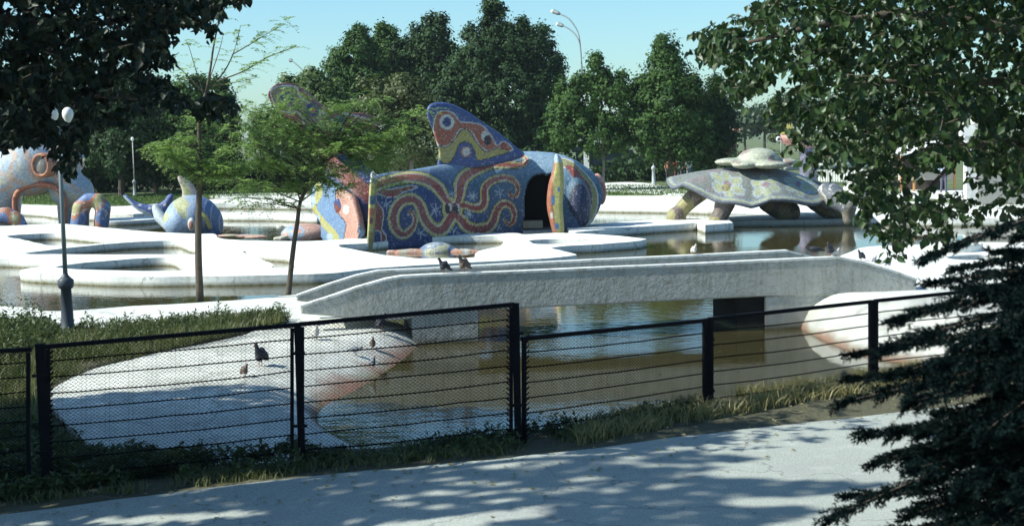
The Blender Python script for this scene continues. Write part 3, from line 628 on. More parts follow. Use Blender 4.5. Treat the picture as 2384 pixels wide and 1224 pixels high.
def octopus():
    d = 66; t = thing('octopus_sculpture', 'pale blue and orange mosaic octopus sculpture with a round head and an arched opening', 'sculpture', D(100, 515, d)[:])
    q = lambda x, y, dd=0: D(x, y, d + dd)
    pr = E(q(64, 392), (1.5, 1.4, 1.3), sub=3) + E(q(150, 375, .4), (0.95, 0.9, 0.72), sub=3) + E(q(25, 410), (0.7, 1.0, 0.9))
    pr += T([q(20, 420), q(5, 470), q(-5, 525)], [0.85, 0.6, 0.5]) + T([q(30, 425), q(80, 408), q(130, 412), q(165, 440)], [0.45, 0.5, 0.55, 0.6]) + E(q(150, 415), (.9, .8, .6)) + E(q(168, 445, .2), (1.0, 1.0, .85), sub=3)
    pr += T([q(170, 440, .1), q(190, 460, .1), q(188, 490), q(190, 530)], [0.75, 0.62, 0.42, 0.36]) + T([q(165, 440, 1.5), q(165, 530, 1.5)], [0.7, 0.6]) + T([q(30, 440, 1.8), q(20, 530, 1.8)], [0.5, 0.5])
    o = organic('body', pr, 0.085, MOSF, t, 4); setcol(o, mottle([(0.42, 0.50, 0.58), (0.60, 0.44, 0.36), (0.44, 0.52, 0.58), (0.56, 0.54, 0.42)], 0.95))
    q1 = q(97, 385, -1.25); R = Matrix.Rotation(math.radians(90), 4, 'X') @ Matrix.Rotation(math.radians(-12), 4, 'Y')
    m = MB().lathe([(0.0, 0.10), (0.30, 0.10), (0.36, 0.04), (0.38, 0.10)], n=28); e = m.build('eye', mosaic('grey_tile', False, (0.22, 0.20, 0.17)), t, True, False)
    m2 = MB().lathe([(0.36, 0.0), (0.37, 0.14), (0.44, 0.18), (0.50, 0.10), (0.50, -0.6)], n=28); e2 = m2.build('eye_ring', mosaic('orange_tile', False, (0.48, 0.19, 0.09)), t, True, False)
    for k in (e, e2): k.matrix_parent_inverse = Matrix(); k.location = Vector(q1) - t.location; k.rotation_euler = (math.radians(90), 0, math.radians(-10)); k.scale = (0.9, 1.12, 1)
    rim = MB(); rim.tube([q(x, y, -.95) for x, y in smooth_loop([(40, 520), (34, 470), (45, 444), (80, 430), (118, 432), (140, 446), (150, 470), (150, 522)], 4, False)], 0.13, 8); rim.build('arch_rim', mosaic('orange_tile_rim', False, (0.45, 0.15, 0.07)), t, True)
    for pts, rad, lab in (([(185, 520), (188, 480), (205, 462), (228, 462), (240, 480), (236, 520)], [0.42, 0.38, 0.33, 0.33, 0.36, 0.34], 'looped tentacle sculpture rising from the water right of the octopus'),
                          ([(-25, 520), (-10, 500), (15, 497), (38, 508), (52, 528)], [0.3, 0.34, 0.38, 0.36, 0.3], 'low rounded tentacle sculpture at the left edge before the octopus')):
        o = organic('tentacle_sculpture', T([D(x, y + 4, 63) for x, y in pts], rad), 0.07, MOSF, None, 2); setcol(o, mottle([(0.12, 0.2, 0.42), (0.45, 0.17, 0.09), (0.40, 0.36, 0.16)], 1.3, 4, (-0.02, 0.25))); tag(o, lab, 'sculpture')
octopus()

def dolphin():
    d = 57; t = thing('dolphin_sculpture', 'small blue and yellow mosaic dolphin half sunk in the pool with raised tail', 'sculpture', D(440, 544, d)[:])
    q = lambda x, y, dd=0: D(x, y, d + dd)
    o = organic('body', E(q(448, 508), (1.08, 1.3, 0.95), sub=3) + E(q(425, 515, -.4), (0.75, 1.0, 0.8), sub=3) + E(q(490, 520, .2), (0.5, 0.9, 0.75), sub=3), 0.06, MOSF, t, 4); c0 = q(430, 515)
    def bp(co):
        c = np.tile(np.array((0.32, 0.42, 0.58)), (len(co), 1)); n = fbm(co, 1.4); c[(n > 0.1) & (co[:, 0] < c0.x + .5)] = (0.46, 0.46, 0.24); c[co[:, 0] > q(468, 500).x] = (0.12, 0.2, 0.42); s = np.abs(np.sin(co[:, 0] * 14)); c[(co[:, 0] > q(468, 500).x) & (s < .18)] = WHT; return c
    setcol(o, bp)
    def fp(Q): c = np.tile(np.array((0.62, 0.5, 0.45)), (len(Q), 1)); pfill(Q, c, [(428, 425), (446, 446), (448, 458), (432, 455)], (0.5, 0.5, 0.2)); return c
    panel_solid('back_fin', [(414, 414), (424, 411), (445, 425), (458, 448), (463, 478), (426, 476), (425, 445)], 57, 57.1, 0.3, MOSF, t, fp, 4, 2)
    def tp(Q): c = np.tile(np.array((0.06, 0.10, 0.30)), (len(Q), 1)); [pell(Q, c, x, y, 3.5, 3, WHT) for x, y in ((328, 477), (386, 476), (350, 485))]; c[seg_dist(Q, [(293, 460), (318, 487), (350, 499)]) < 4] = PALE; return c
    panel_solid('tail_fin', [(288, 458), (296, 455), (318, 470), (350, 477), (378, 470), (392, 454), (402, 452), (403, 464), (390, 490), (372, 505), (355, 502), (322, 490)], 59.5, 59.4, 0.35, MOSF, t, tp, 4, 2)
    o = organic('side_fin', T([q(392, 528, -.8), q(372, 505, -.5), q(362, 484, -.3)], [0.2, 0.24, 0.16]), 0.05, MOSF, t, 2); setcol(o, lambda co: np.tile(np.array((0.45, 0.5, 0.52)), (len(co), 1)))
    o = organic('eye', E(q(446, 522, -1.33), (0.16, 0.14, 0.27)), 0.03, MOSF, t, 1); setcol(o, lambda co: np.where(((co[:, 0:1] - q(446, 522, -1.33).x) / .1) ** 2 + ((co[:, 2:3] - q(446, 524, -1.33).z) / .17) ** 2 < 1, np.array((0.45, 0.2, 0.15)), np.array(WHT)))
    o = organic('mouth', T([q(462, 490, -1.0), q(478, 505, -.95), q(488, 530, -.85)], [0.09, 0.12, 0.1]), 0.04, MOSF, t, 1); setcol(o, lambda co: np.tile(np.array(YEL), (len(co), 1)))
dolphin()

def turtle():
    d = 54.3; t = thing('turtle_sculpture', 'big mosaic turtle sculpture with a wavy shell, flower patterns and a yellow starfish on top', 'sculpture', D(1760, 515, d)[:])
    cx, cy = 1752, 430; c0 = D(cx, 440, d + 1.9); sc = d / F
    # shell edge in polar form: angle 0 = right, 90 = away, 270 = towards the camera
    def edge(a):                                     # radius in x / depth and edge height
        A = math.degrees(a) % 360
        rx = terp(A, [(0, 3.35), (90, 3.1), (150, 3.3), (180, 3.4), (205, 3.35), (230, 3.0), (270, 2.9), (320, 3.2), (360, 3.35)])
        z = terp(A, [(0, .45), (60, .75), (120, 1.15), (150, 1.3), (180, 1.15), (195, .95), (208, 1.0), (222, .75), (240, .34), (262, .18), (276, .44), (290, .32), (315, .22), (335, .38), (360, .45)])
        return rx, z
    NR, NA = 60, 220; V = []; UV = []
    ztop = 1.62
    for i in range(NR + 1):
        r = i / NR
        for j in range(NA):
            a = 2 * math.pi * j / NA; R, ze = edge(a); x = c0.x + R * math.cos(a) * r; y = c0.y + 2.2 / 3.0 * R * math.sin(a) * r
            rip = 0.05 * r * r * math.sin(a * 9); z = ztop - (ztop - ze) * (r ** 2.1) + rip; V.append((x, y, z)); UV.append((a, r))
    f = []
    for i in range(NR):
        for j in range(NA): b = (j + 1) % NA; f.append((i * NA + j, (i + 1) * NA + j, (i + 1) * NA + b, i * NA + b))
    o = pymesh('shell', V, f, MOSF, t, True); UV = np.array(UV)
    def sp(V):
        U = np.stack([(np.array([v[0] for v in V]) - c0.x) / sc, UV[:, 1] * 100], 1)   # x in pixels-like units, radius in percent
        c = np.tile(np.array((0.21, 0.225, 0.20)), (len(U), 1)); n = fbm(np.array(V), 1.1); c[n > 0.12] = (0.25, 0.22, 0.205)
        for fx, fr, s in ((-72, 72, 1.0), (15, 74, 0.9), (95, 70, 0.9), (150, 76, 0.7)):
            for k in range(6):
                an = k * math.pi / 3 + 0.5; ex, ey = fx + 24 * s * math.cos(an), fr + 15 * s * math.sin(an)
                for g, colr in ((1.35, (0.36, 0.42, 0.48)), (1.0, (0.38, 0.40, 0.24))):
                    m_ = ((U[:, 0] - ex) * math.cos(an) / 13 / s + (U[:, 1] - ey) * math.sin(an) / 9 / s) ** 2 + ((U[:, 0] - ex) * -math.sin(an) / 9 / s + (U[:, 1] - ey) * math.cos(an) / 7 / s) ** 2 < g ** 2 * 1.0
                    c[m_] = colr
            pell(U, c, fx, fr, 9 * s, 6 * s, (0.28, 0.18, 0.19))
        c[U[:, 1] > 94] = (0.40, 0.42, 0.28); c[U[:, 1] > 97.5] = (0.16, 0.18, 0.22); c[(U[:, 1] > 92) & (U[:, 1] <= 94)] = (0.2, 0.25, 0.35)
        return c
    c = sp(V); a = o.data.color_attributes.new('Col', 'FLOAT_COLOR', 'POINT'); a.data.foreach_set('color', np.hstack([c, np.ones((len(c), 1))]).astype(np.float32).ravel())
    sd = o.modifiers.new('thick', 'SOLIDIFY'); sd.thickness = 0.14; sd.offset = -1
    q = lambda x, y, dd=0: D(x, y, d + dd)
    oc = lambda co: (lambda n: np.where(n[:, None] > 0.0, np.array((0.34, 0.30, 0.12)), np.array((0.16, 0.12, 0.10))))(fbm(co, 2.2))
    for pts, rad in (([(1640, 438), (1612, 462), (1582, 492), (1574, 506)], [0.42, 0.36, 0.30, 0.42]), ([(1690, 452), (1688, 472), (1680, 495), (1672, 512)], [0.42, 0.42, 0.34, 0.36])):
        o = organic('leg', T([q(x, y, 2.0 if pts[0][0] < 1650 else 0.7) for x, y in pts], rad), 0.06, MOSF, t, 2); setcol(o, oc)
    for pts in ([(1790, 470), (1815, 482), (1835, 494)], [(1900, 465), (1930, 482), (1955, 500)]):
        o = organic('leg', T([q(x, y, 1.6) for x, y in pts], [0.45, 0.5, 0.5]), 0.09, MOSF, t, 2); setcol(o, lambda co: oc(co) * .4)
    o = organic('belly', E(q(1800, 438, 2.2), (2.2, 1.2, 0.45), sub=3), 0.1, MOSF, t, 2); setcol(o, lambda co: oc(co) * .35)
    o = organic('head', T([q(1930, 455, .9), q(1958, 468, .3), q(1975, 482, -.1)], [0.55, 0.42, 0.34]) + T([q(1975, 482, -.1), q(1975, 512, -.1)], [0.3, 0.22]), 0.06, MOSF, t, 3); setcol(o, mottle([(0.10, 0.11, 0.13), (0.20, 0.17, 0.12)], 1.5, 2, (0.1,)))
    # starfish on top
    s = thing('starfish_sculpture', 'pale yellow mosaic starfish lying on top of the turtle shell', 'sculpture', D(1760, 388, d + 1.6)[:])
    pr = E(q(1765, 369, 1.6), (0.80, 0.8, 0.42), sub=3)
    for x, y, dd, rx in ((1700, 376, 1.6, 0.62), (1735, 383, 0.9, .52), (1795, 383, .7, .72), (1830, 377, 1.7, .45), (1760, 368, 2.9, .7)):
        pr += T([q(1765, 378, 1.6), q(x, y, dd)], [0.30, 0.14]) + E(q(x, y + 1, dd), (rx, 0.55, 0.16), sub=3)
    o = organic('star_body', pr, 0.06, MOSF, s, 3); zz = q(1765, 370, 1.6).z
    setcol(o, lambda co: (lambda n: np.where(n[:, None] > 0.16, np.array((0.36, 0.27, 0.22)), np.array((0.50, 0.51, 0.38))))(fbm(co, 1.9)))
turtle()

def misc_sculptures():
    q = lambda x, y, d: D(x, y, d)
    # crowned fish head on a neck
    d = 63; t = thing('fish_head_sculpture', 'pink mosaic fish head with white eyes and a yellow crown behind the turtle', 'sculpture', D(1878, 440, d)[:])
    o = organic('head', E(q(1843, 322, d), (0.52, 0.4, 0.33), sub=3) + T([q(1860, 325, d), q(1878, 350, d), q(1882, 400, d), q(1880, 450, d)], [0.3, 0.33, 0.4, 0.5]), 0.05, MOSF, t, 2)
    setcol(o, lambda co: np.where(co[:, 2:3] > q(1843, 345, d).z, np.array((0.58, 0.26, 0.20)), np.array((0.16, 0.15, 0.22))))
    for x, y, dd in ((1813, 324, -.1), (1838, 318, -.42)):
        o = organic('eye', E(q(x, y, d + dd), 0.13, sub=3), 0.03, MOSF, t, 1); cc = q(x - 1, y, d + dd); setcol(o, lambda co, cc=cc: np.where(((co[:, 0:1] - cc.x) ** 2 + (co[:, 2:3] - cc.z) ** 2) < 0.0035, np.array((0.01, 0.01, 0.02)), np.array((0.7, 0.7, 0.68))))
    m = MB(); c = q(1832, 306, d); n = 5
    for k in range(n):
        a = 2 * math.pi * k / n; p = c + Vector((0.22 * math.cos(a), 0.22 * math.sin(a), 0)); m.add([p + Vector((-.1, -.02, 0)), p + Vector((.1, -.02, 0)), p + Vector((0, .03, .38)), p + Vector((-.1, .06, 0)), p + Vector((.1, .06, 0))], [(0, 1, 2), (3, 2, 4), (0, 2, 3), (1, 4, 2), (0, 3, 4, 1)])
    m.lathe([(0.30, -0.10), (0.30, 0.03), (0.24, 0.03), (0.24, -0.10)], c, 14); m.build('crown', mosaic('yellow_tile', False, (0.62, 0.55, 0.12)), t)
    # crab in the pool
    d = 46.3; t = thing('octopus_sculpture', 'small grey mosaic octopus with two white eyes lying flat in the pool before the fish', 'sculpture', D(1030, 600, d)[:])
    o = organic('head', E(q(1018, 587, d), (0.62, 0.5, 0.34), sub=3) + E(q(1060, 592, d - .1), (0.3, 0.3, 0.2)) + E(q(985, 592, d), (0.3, 0.3, 0.2)), 0.045, MOSF, t, 2); setcol(o, mottle([(0.30, 0.36, 0.42), (0.14, 0.2, 0.34), (0.45, 0.45, 0.3)], 3.0, 5, (-.02, .22)))
    for x, y in ((1002, 577), (1030, 578)):
        o = organic('eye', E(q(x, y, d - .28), (0.14, 0.08, 0.09)), 0.02, MOSF, t, 1); setcol(o, lambda co: np.tile(np.array((0.75, 0.72, 0.66)), (len(co), 1)))
    for pts in ([(1000, 594), (960, 590), (925, 591), (905, 588)], [(1050, 594), (1085, 590), (1115, 592), (1140, 594)], [(1010, 597), (1000, 601), (965, 600)], [(1035, 597), (1065, 601), (1095, 599)]):
        o = organic('arm', T([D(x, y, d - .2) for x, y in pts], [0.2, 0.17, 0.14, 0.1][:len(pts)]), 0.04, MOSF, t, 1); setcol(o, mottle([(0.55, 0.27, 0.18), (0.45, 0.4, 0.3)], 3.0, 3, (0.15,)))
    # small turtle left of fish
    d = 53.5; t = thing('turtle_sculpture', 'small pink and pale blue mosaic turtle in the water left of the fish', 'sculpture', D(720, 555, d)[:])
    o = organic('shell', E(q(712, 545, d), (0.95, 0.8, 0.42), sub=3), 0.06, MOSF, t, 1); setcol(o, mottle([(0.60, 0.34, 0.27), (0.35, 0.45, 0.6), (0.6, 0.3, 0.24)], 1.6, 3, (0.02, 0.3)))
    o = organic('head', E(q(653, 530, d), (0.17, 0.15, 0.11)) + T([q(653, 532, d), q(680, 538, d)], [0.1, 0.14]), 0.03, MOSF, t, 1); setcol(o, lambda co: np.tile(np.array((0.55, 0.52, 0.42)), (len(co), 1)))
    o = organic('flipper', T([q(670, 552, d - .5), q(655, 556, d - .6), q(640, 556, d - .6)], [0.14, 0.12, 0.08]), 0.03, MOSF, t, 1); setcol(o, lambda co: np.tile(np.array((0.55, 0.52, 0.42)), (len(co), 1)))
    o = organic('flipper', T([q(760, 553, d - .5), q(780, 552, d - .6), q(798, 556, d - .6)], [0.16, 0.16, 0.1]), 0.03, MOSF, t, 1); setcol(o, mottle([(0.5, 0.55, 0.42), (0.55, 0.3, 0.2)], 2.5, 3, (0.1,)))
    # starfish beside the curb
    o = organic('starfish_sculpture', E(D(560, 550, 53.6), (0.95, 0.35, 0.07), sub=3) + E(D(530, 549, 53.4), (0.45, 0.25, 0.07)) + E(D(595, 552, 53.4), (0.5, 0.25, 0.07)), 0.035, MOSF, None, 1); setcol(o, mottle([(0.62, 0.34, 0.24), (0.6, 0.5, 0.3)], 2.0, 1, (0.2,))); tag(o, 'flat orange mosaic starfish lying at the waterline by the winding curb', 'sculpture')
misc_sculptures()

# ================================================================== VEGETATION
def leaf_arrays(Cn, Nn, Dn, L, Wd, fold=0.25):
    """diamond leaves folded on the midrib; Cn base points, Nn normals, Dn directions (n,3)"""
    Dn = Dn / (np.linalg.norm(Dn, axis=1, keepdims=True) + 1e-9); Sd = np.cross(Nn, Dn); Sd /= (np.linalg.norm(Sd, axis=1, keepdims=True) + 1e-9); Nn = np.cross(Dn, Sd)
    L = L[:, None]; Wd = Wd[:, None]
    b = Cn; t = Cn + Dn * L; l = Cn + Dn * L * 0.38 + Sd * Wd * 0.5 + Nn * Wd * fold; r = Cn + Dn * L * 0.38 - Sd * Wd * 0.5 + Nn * Wd * fold
    l2 = Cn + Dn * L * 0.70 + Sd * Wd * 0.33 + Nn * Wd * fold * .7; r2 = Cn + Dn * L * 0.70 - Sd * Wd * 0.33 + Nn * Wd * fold * .7
    n = len(Cn); V = np.stack([b, l, l2, t, r2, r], 1).reshape(-1, 3); i = np.arange(n)[:, None] * 6
    Fq = np.concatenate([i + np.array([[0, 1, 2, 3]]), i + np.array([[0, 3, 4, 5]])]); return V, Fq
def card_arrays(Cn, Nn, size):
    n = len(Cn); Nn = Nn / (np.linalg.norm(Nn, axis=1, keepdims=True) + 1e-9); r = rng.normal(size=(n, 3)); a = np.cross(Nn, r); a /= (np.linalg.norm(a, axis=1, keepdims=True) + 1e-9); b = np.cross(Nn, a)
    s = size[:, None]; asp = rng.uniform(0.45, 0.9, (n, 1))
    V = np.stack([Cn - a * s * .5, Cn + b * s * .5 * asp, Cn + a * s * .5, Cn - b * s * .5 * asp], 1).reshape(-1, 3)
    return V, np.arange(4 * n).reshape(n, 4)
def rdir(n): v = rng.normal(size=(n, 3)); return v / np.linalg.norm(v, axis=1, keepdims=True)

LEAF_DARK = leafmat('dark_poplar_leaves', (0.012, 0.032, 0.012), (0.042, 0.082, 0.026), 0.15, 0.6, 0.15)
LEAF_MID = leafmat('mid_green_leaves', (0.028, 0.070, 0.018), (0.080, 0.140, 0.036), 0.24, 0.6, 0.15)
LEAF_LT = leafmat('light_green_leaves', (0.06, 0.11, 0.03), (0.13, 0.18, 0.055), 0.35)
LEAF_OLV = leafmat('olive_leaves', (0.07, 0.095, 0.030), (0.12, 0.14, 0.055), 0.35)
LEAF_FAR = leafmat('distant_leaves', (0.035, 0.065, 0.030), (0.06, 0.10, 0.045), 0.2)
LEAF_LOC = leafmat('locust_leaflets', (0.17, 0.26, 0.09), (0.32, 0.42, 0.17), 0.45)
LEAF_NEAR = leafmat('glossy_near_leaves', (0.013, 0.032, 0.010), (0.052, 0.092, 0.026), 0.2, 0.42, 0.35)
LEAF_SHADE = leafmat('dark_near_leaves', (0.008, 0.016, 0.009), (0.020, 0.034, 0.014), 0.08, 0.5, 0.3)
NEEDLE = leafmat('blue_spruce_needles', (0.0015, 0.005, 0.005), (0.006, 0.017, 0.016), 0.03, 0.7, 0.08)
WEED = leafmat('weed_leaves', (0.045, 0.075, 0.025), (0.12, 0.14, 0.06), 0.3)
GRASSM = leafmat('grass_blades', (0.06, 0.085, 0.025), (0.21, 0.20, 0.10), 0.3)
DRYM = leafmat('dry_grass', (0.20, 0.19, 0.08), (0.36, 0.30, 0.16), 0.3)

def rx_ok(l): return len(l) > 3
def bgtree(name, label, d, lobes, m, trunk=None, size=0.30, dens=1.0, clump=0.55, gz=-0.3, group=None, cat='tree', bark=BARK):
    s = d / F; Cs = []; Ns = []
    base = D(trunk[0] if trunk else lobes[0][0], 400, d); t = thing(name, label, cat, (base.x, base.y, gz), group)
    lobes = list(lobes)
    if cat == 'tree' and rx_ok(lobes): lobes += [(px + rng.uniform(-.75, .75) * rx, py - ry * rng.uniform(.55, .95), rx * rng.uniform(.10, .20), ry * rng.uniform(.25, .50)) for (px, py, rx, ry) in lobes for _ in range(4)]
    for (px, py, rx, ry) in lobes:
        c = np.array(D(px, py, d)[:]); R = np.array([rx * s, max(rx * s * 0.85, 0.5), ry * s]); n = int(max(8, dens * 8.5 * (R[0] * R[2] + R[1] * R[2]) / clump ** 2))
        u = rdir(n); rad = rng.uniform(0.55, 1.02, (n, 1)) ** 0.7; rad = np.where(rng.random((n, 1)) < .12, rng.uniform(1.0, 1.28, (n, 1)), rad); kp = np.array([mnoise.noise(Vector(a_) * 1.4 + Vector(c)) > -.22 for a_ in (u * rad * R / 1.5)]); u = u[kp]; rad = rad[kp]; n = len(u); cc = c + u * R * rad
        k = 38; pts = np.repeat(cc, k, 0) + rng.normal(0, clump * 0.42, (n * k, 3)) * np.array([1, 1, .8]); out = (pts - np.repeat(cc, k, 0)); out /= np.linalg.norm(out, axis=1, keepdims=True) + 1e-9
        u2 = np.repeat(u, k, 0); Cs.append(pts); Ns.append(out * 0.6 + u2 * 0.7 + rdir(n * k) * 0.6 + np.array([0, 0, .35]))
    Cn = np.vstack(Cs); Nn = np.vstack(Ns); keep = Cn[:, 2] > gz + 0.1; Cn = Cn[keep]; Nn = Nn[keep]
    V, Fq = card_arrays(Cn, Nn, rng.uniform(0.6, 1.3, len(Cn)) * size)
    o = npmesh('crown', V, Fq, m, t)
    if trunk:
        x0, yt, r = trunk; mb = MB(); top = D(x0 + rng.uniform(-4, 4), yt, d); b0 = Vector((base.x, base.y, gz - 0.1)); mid = b0.lerp(top, .5) + Vector((rng.uniform(-.1, .1), 0, 0))
        mb.tube([b0, mid, top], [r, r * .8, r * .45], 7)
        for k in range(5):
            l = lobes[k % len(lobes)]; st = b0.lerp(top, .45 + .1 * k); mb.tube([st, st.lerp(D(l[0], l[1], d), .45) + Vector((0, 0, .2)), D(l[0] + rng.uniform(-.4, .4) * l[2], l[1] - l[3] * .3, d)], [r * .4, r * .28, r * .1], 5)
        mb.build('trunk', bark, t)
    return t
bgtree('poplar_tree', 'tallest dark green poplar, rising behind the fish with a pointed top', 104, [(1150, 60, 32, 55), (1140, 130, 75, 55), (1200, 120, 60, 60), (1250, 130, 50, 62), (1270, 200, 55, 70), (1100, 190, 80, 60), (1190, 230, 110, 90), (1060, 230, 55, 60), (1240, 300, 70, 60), (1150, 320, 90, 50)], LEAF_DARK, (1200, 250, 0.3), 0.24, .95, .55)
bgtree('poplar_tree', 'dark green poplar with a rounded top left of the tallest poplar', 108, [(1000, 85, 40, 42), (1005, 130, 52, 50), (960, 160, 60, 60), (1020, 190, 55, 55), (985, 230, 70, 60)], LEAF_DARK, (995, 250, 0.25), 0.24, .95, .55)
bgtree('poplar_tree', 'mid green poplar with thin top shoots, third poplar from the tallest', 110, [(900, 105, 22, 40), (890, 140, 50, 45), (930, 170, 40, 50), (905, 200, 60, 60)], LEAF_MID, (900, 230, 0.25), 0.24, .95, .55)
bgtree('poplar_tree', 'bushy poplar at the left end of the tall group above the tail fin', 106, [(832, 95, 20, 32), (825, 140, 52, 45), (790, 165, 35, 30), (850, 190, 60, 50), (800, 225, 60, 50)], LEAF_MID, (830, 230, 0.25), 0.24, .95, .55)
bgtree('locust_tree', 'olive green feathery tree behind the sapling and left of the back fin', 82, [(940, 215, 50, 34), (880, 235, 55, 40), (960, 270, 60, 50), (900, 300, 75, 50), (840, 310, 50, 45), (985, 330, 50, 45), (930, 355, 70, 40)], LEAF_OLV, (960, 300, 0.16), 0.20, .8, .5, bark=BARKL)
bgtree('broadleaf_tree', 'light green tree behind the tail fin of the fish', 92, [(735, 195, 45, 28), (700, 225, 50, 35), (760, 250, 55, 45), (690, 290, 60, 50), (760, 330, 70, 50), (660, 350, 50, 40), (800, 380, 55, 35), (620, 310, 40, 40)], LEAF_LT, (740, 300, 0.18), 0.24, .8, .55)
bgtree('poplar_tree', 'light green tree with a slim pale trunk right behind the fish head', 84, [(1370, 175, 25, 38), (1350, 230, 60, 50), (1425, 210, 38, 42), (1430, 260, 45, 50), (1320, 290, 50, 50), (1380, 310, 70, 50), (1300, 320, 38, 40), (1430, 320, 40, 35)], LEAF_MID, (1404, 300, 0.10), 0.20, 1.0, .5, bark=BARKL)
bgtree('poplar_tree', 'pointed mid green poplar behind the plain lamp post in the gap right of the fish', 84, [(1550, 125, 22, 34), (1553, 170, 42, 45), (1500, 220, 30, 45), (1560, 240, 72, 60), (1600, 250, 45, 70), (1520, 310, 65, 55), (1590, 330, 70, 55), (1500, 290, 30, 60)], LEAF_MID, (1560, 300, 0.14), 0.20, 1.0, .5)
bgtree('poplar_tree', 'shorter dark poplar behind the left half of the turtle', 86, [(1665, 225, 20, 34), (1668, 265, 38, 42), (1640, 300, 40, 50), (1690, 300, 32, 45), (1650, 345, 55, 38)], LEAF_DARK, (1665, 320, 0.12), 0.20, 1.0, .5)
for i, (px, yt, rx, ds, lab) in enumerate(((60, 150, 90, 92, 'dark tree at the far left edge behind the octopus'), (170, 160, 80, 98, 'dark tree behind the twin-globe lamp post'), (280, 170, 80, 90, 'dark tree behind the octopus, left of the small lamp post'), (360, 185, 70, 96, 'dark tree right behind the small lamp post'), (440, 185, 62, 90, 'dark tree behind the dolphin with a ragged top'), (512, 190, 48, 99, 'narrow green tree right of the tall sapling trunk'))):
    bgtree('shade_tree', lab, ds, [(px, yt + 50, rx * .7, 50), (px - rx * .3, yt + 120, rx * .8, 60), (px + rx * .35, yt + 125, rx * .7, 60), (px, yt + 185, rx * .95, 55)], LEAF_DARK if i < 4 else LEAF_MID, (px, yt + 160, 0.2), 0.24, .9, .6)
for px, py, rx, ry, d, lab in ((1780, 262, 55, 42, 230, 'distant bluish tree in the gap above the turtle'), (1735, 290, 30, 22, 240, 'low distant bush below the bluish tree'), (1850, 250, 45, 35, 260, 'distant tree half hidden by the right leaves'), (1990, 250, 90, 45, 200, 'grey green distant trees behind the right leaves'), (2200, 260, 120, 60, 190, 'distant tree line behind the right leaves near the frame edge')):
    bgtree('distant_tree', lab, d, [(px, py, rx, ry), (px - rx * .5, py + ry * .4, rx * .6, ry * .7), (px + rx * .5, py + ry * .3, rx * .6, ry * .8)], LEAF_FAR, (px, py + 5, .25), 0.8, .5, 1.6)
for px, py, rx, ry, d, lab in ((1760, 372, 40, 18, 110, 'scrubby bush on the rough ground left of the crowned head'), (1930, 350, 60, 18, 120, 'long scrub behind the low white fence'), (1860, 318, 70, 10, 170, 'far line of scrub across the rough ground')):
    bgtree('scrub_bush', lab, d, [(px, py, rx, ry), (px - rx * .5, py + 3, rx * .5, ry * .7)], LEAF_OLV, None, 0.3, .6, .7, cat='bush')
# undergrowth below the trees: one continuous dark mass
und = []; nun = []
for k in range(560):
    px = rng.uniform(-100, 1720); c = np.array(D(px, 400, rng.uniform(97, 106))[:]); c[2] = rng.uniform(-.2, 2.2) * (0.5 + 0.5 * abs(mnoise.noise(Vector((px * .02, 0, 0)))) * 2)
    und.append(c + rng.normal(0, .45, (34, 3))); nun.append(rdir(34) + np.array([0, -.4, .5]))
V, Fq = card_arrays(np.vstack(und), np.vstack(nun), rng.uniform(.25, .5, 560 * 34)); tag(npmesh('undergrowth', V, Fq, LEAF_DARK), 'dark undergrowth along the far fence under the trees', 'undergrowth', kind='stuff')

# ---- saplings
def spray_leaves(centers, dirs, m, parent, name='foliage', leaflet=0.070, npair=9, L=0.32):
    Cn = []; Dn = []; Nn = []
    for c, dr in zip(centers, dirs):
        dr = dr / np.linalg.norm(dr); sd = np.cross(dr, [0, 0, 1.0]); sd /= np.linalg.norm(sd) + 1e-9
        for i in range(npair):
            p = c + dr * L * i / npair + np.array([0, 0, -0.10 * (i / npair) ** 2])
            for s in (-1, 1): Cn.append(p); Dn.append(sd * s + dr * .35 + rng.normal(0, .15, 3)); Nn.append(np.array([0, 0, 1.0]) + rng.normal(0, .35, 3))
    Cn, Dn, Nn = map(np.array, (Cn, Dn, Nn)); V, Fq = leaf_arrays(Cn, Nn, Dn, rng.uniform(.8, 1.2, len(Cn)) * leaflet, rng.uniform(.35, .5, len(Cn)) * leaflet, .1); return npmesh(name, V, Fq, m, parent)
def sapling(label, d, trunk, tr, branches, clouds, seed):
    b = D(trunk[0][0], trunk[0][1], d); t = thing('sapling', label, 'tree', b[:]); mb = MB()
    L = smooth_loop([(x, y, 0) for x, y in trunk], 3, False); n = len(L); mb.tube([D(p[0], p[1], d) for p in L], [tr * (1 - .65 * i / n) for i in range(n)], 8); mb.build('trunk', BARK, t, True)
    Cn = []; Dn = []
    for pts, r, dd, lf in branches:
        w = smooth_loop([(x, y, 0) for x, y in pts], 3, False); k = len(w); W_ = [D(p[0], p[1], d + dd * i / k) for i, p in enumerate(w)]
        MB().tube(W_, [r * (1 - .75 * i / k) for i in range(k)], 6).build('branch', BARK, t, True)
        for i in range(int(k * lf)):
            a = W_[min(k - 1, int(rng.uniform(.35, 1) * k))]; Cn.append(np.array(a[:]) + rng.normal(0, .04, 3)); Dn.append(np.append(rng.normal(0, 1, 2), rng.uniform(-.2, .5)))
    for (px, py, rx, ry, nn) in clouds:
        c = np.array(D(px, py, d)[:]); s = d / F
        for k in range(int(nn * 1.15)):
            # flat tiers of sprays
            q = rdir(1)[0] * rng.uniform(.2, 1) ** .5; Cn.append(c + q * np.array([rx * s, rx * s * .9, ry * s]) ); Dn.append(np.append(q[:2] + rng.normal(0, .6, 2), rng.uniform(-.65, .35)))
        for k in range(max(1, nn // 14)):
            q = rdir(1)[0]; p = c + q * np.array([rx * s, rx * s * .8, ry * s]) * .8; near = min(([D(p_[0], p_[1], d) for p_ in L[n // 2:]]), key=lambda v: (v - Vector(p)).length)
            MB().tube([near, near.lerp(Vector(p), .5) + Vector((0, 0, .08)), Vector(p)], [.016, .011, .005], 4).build('twig', BARK, t)
    spray_leaves(Cn, Dn, LEAF_LOC, t)
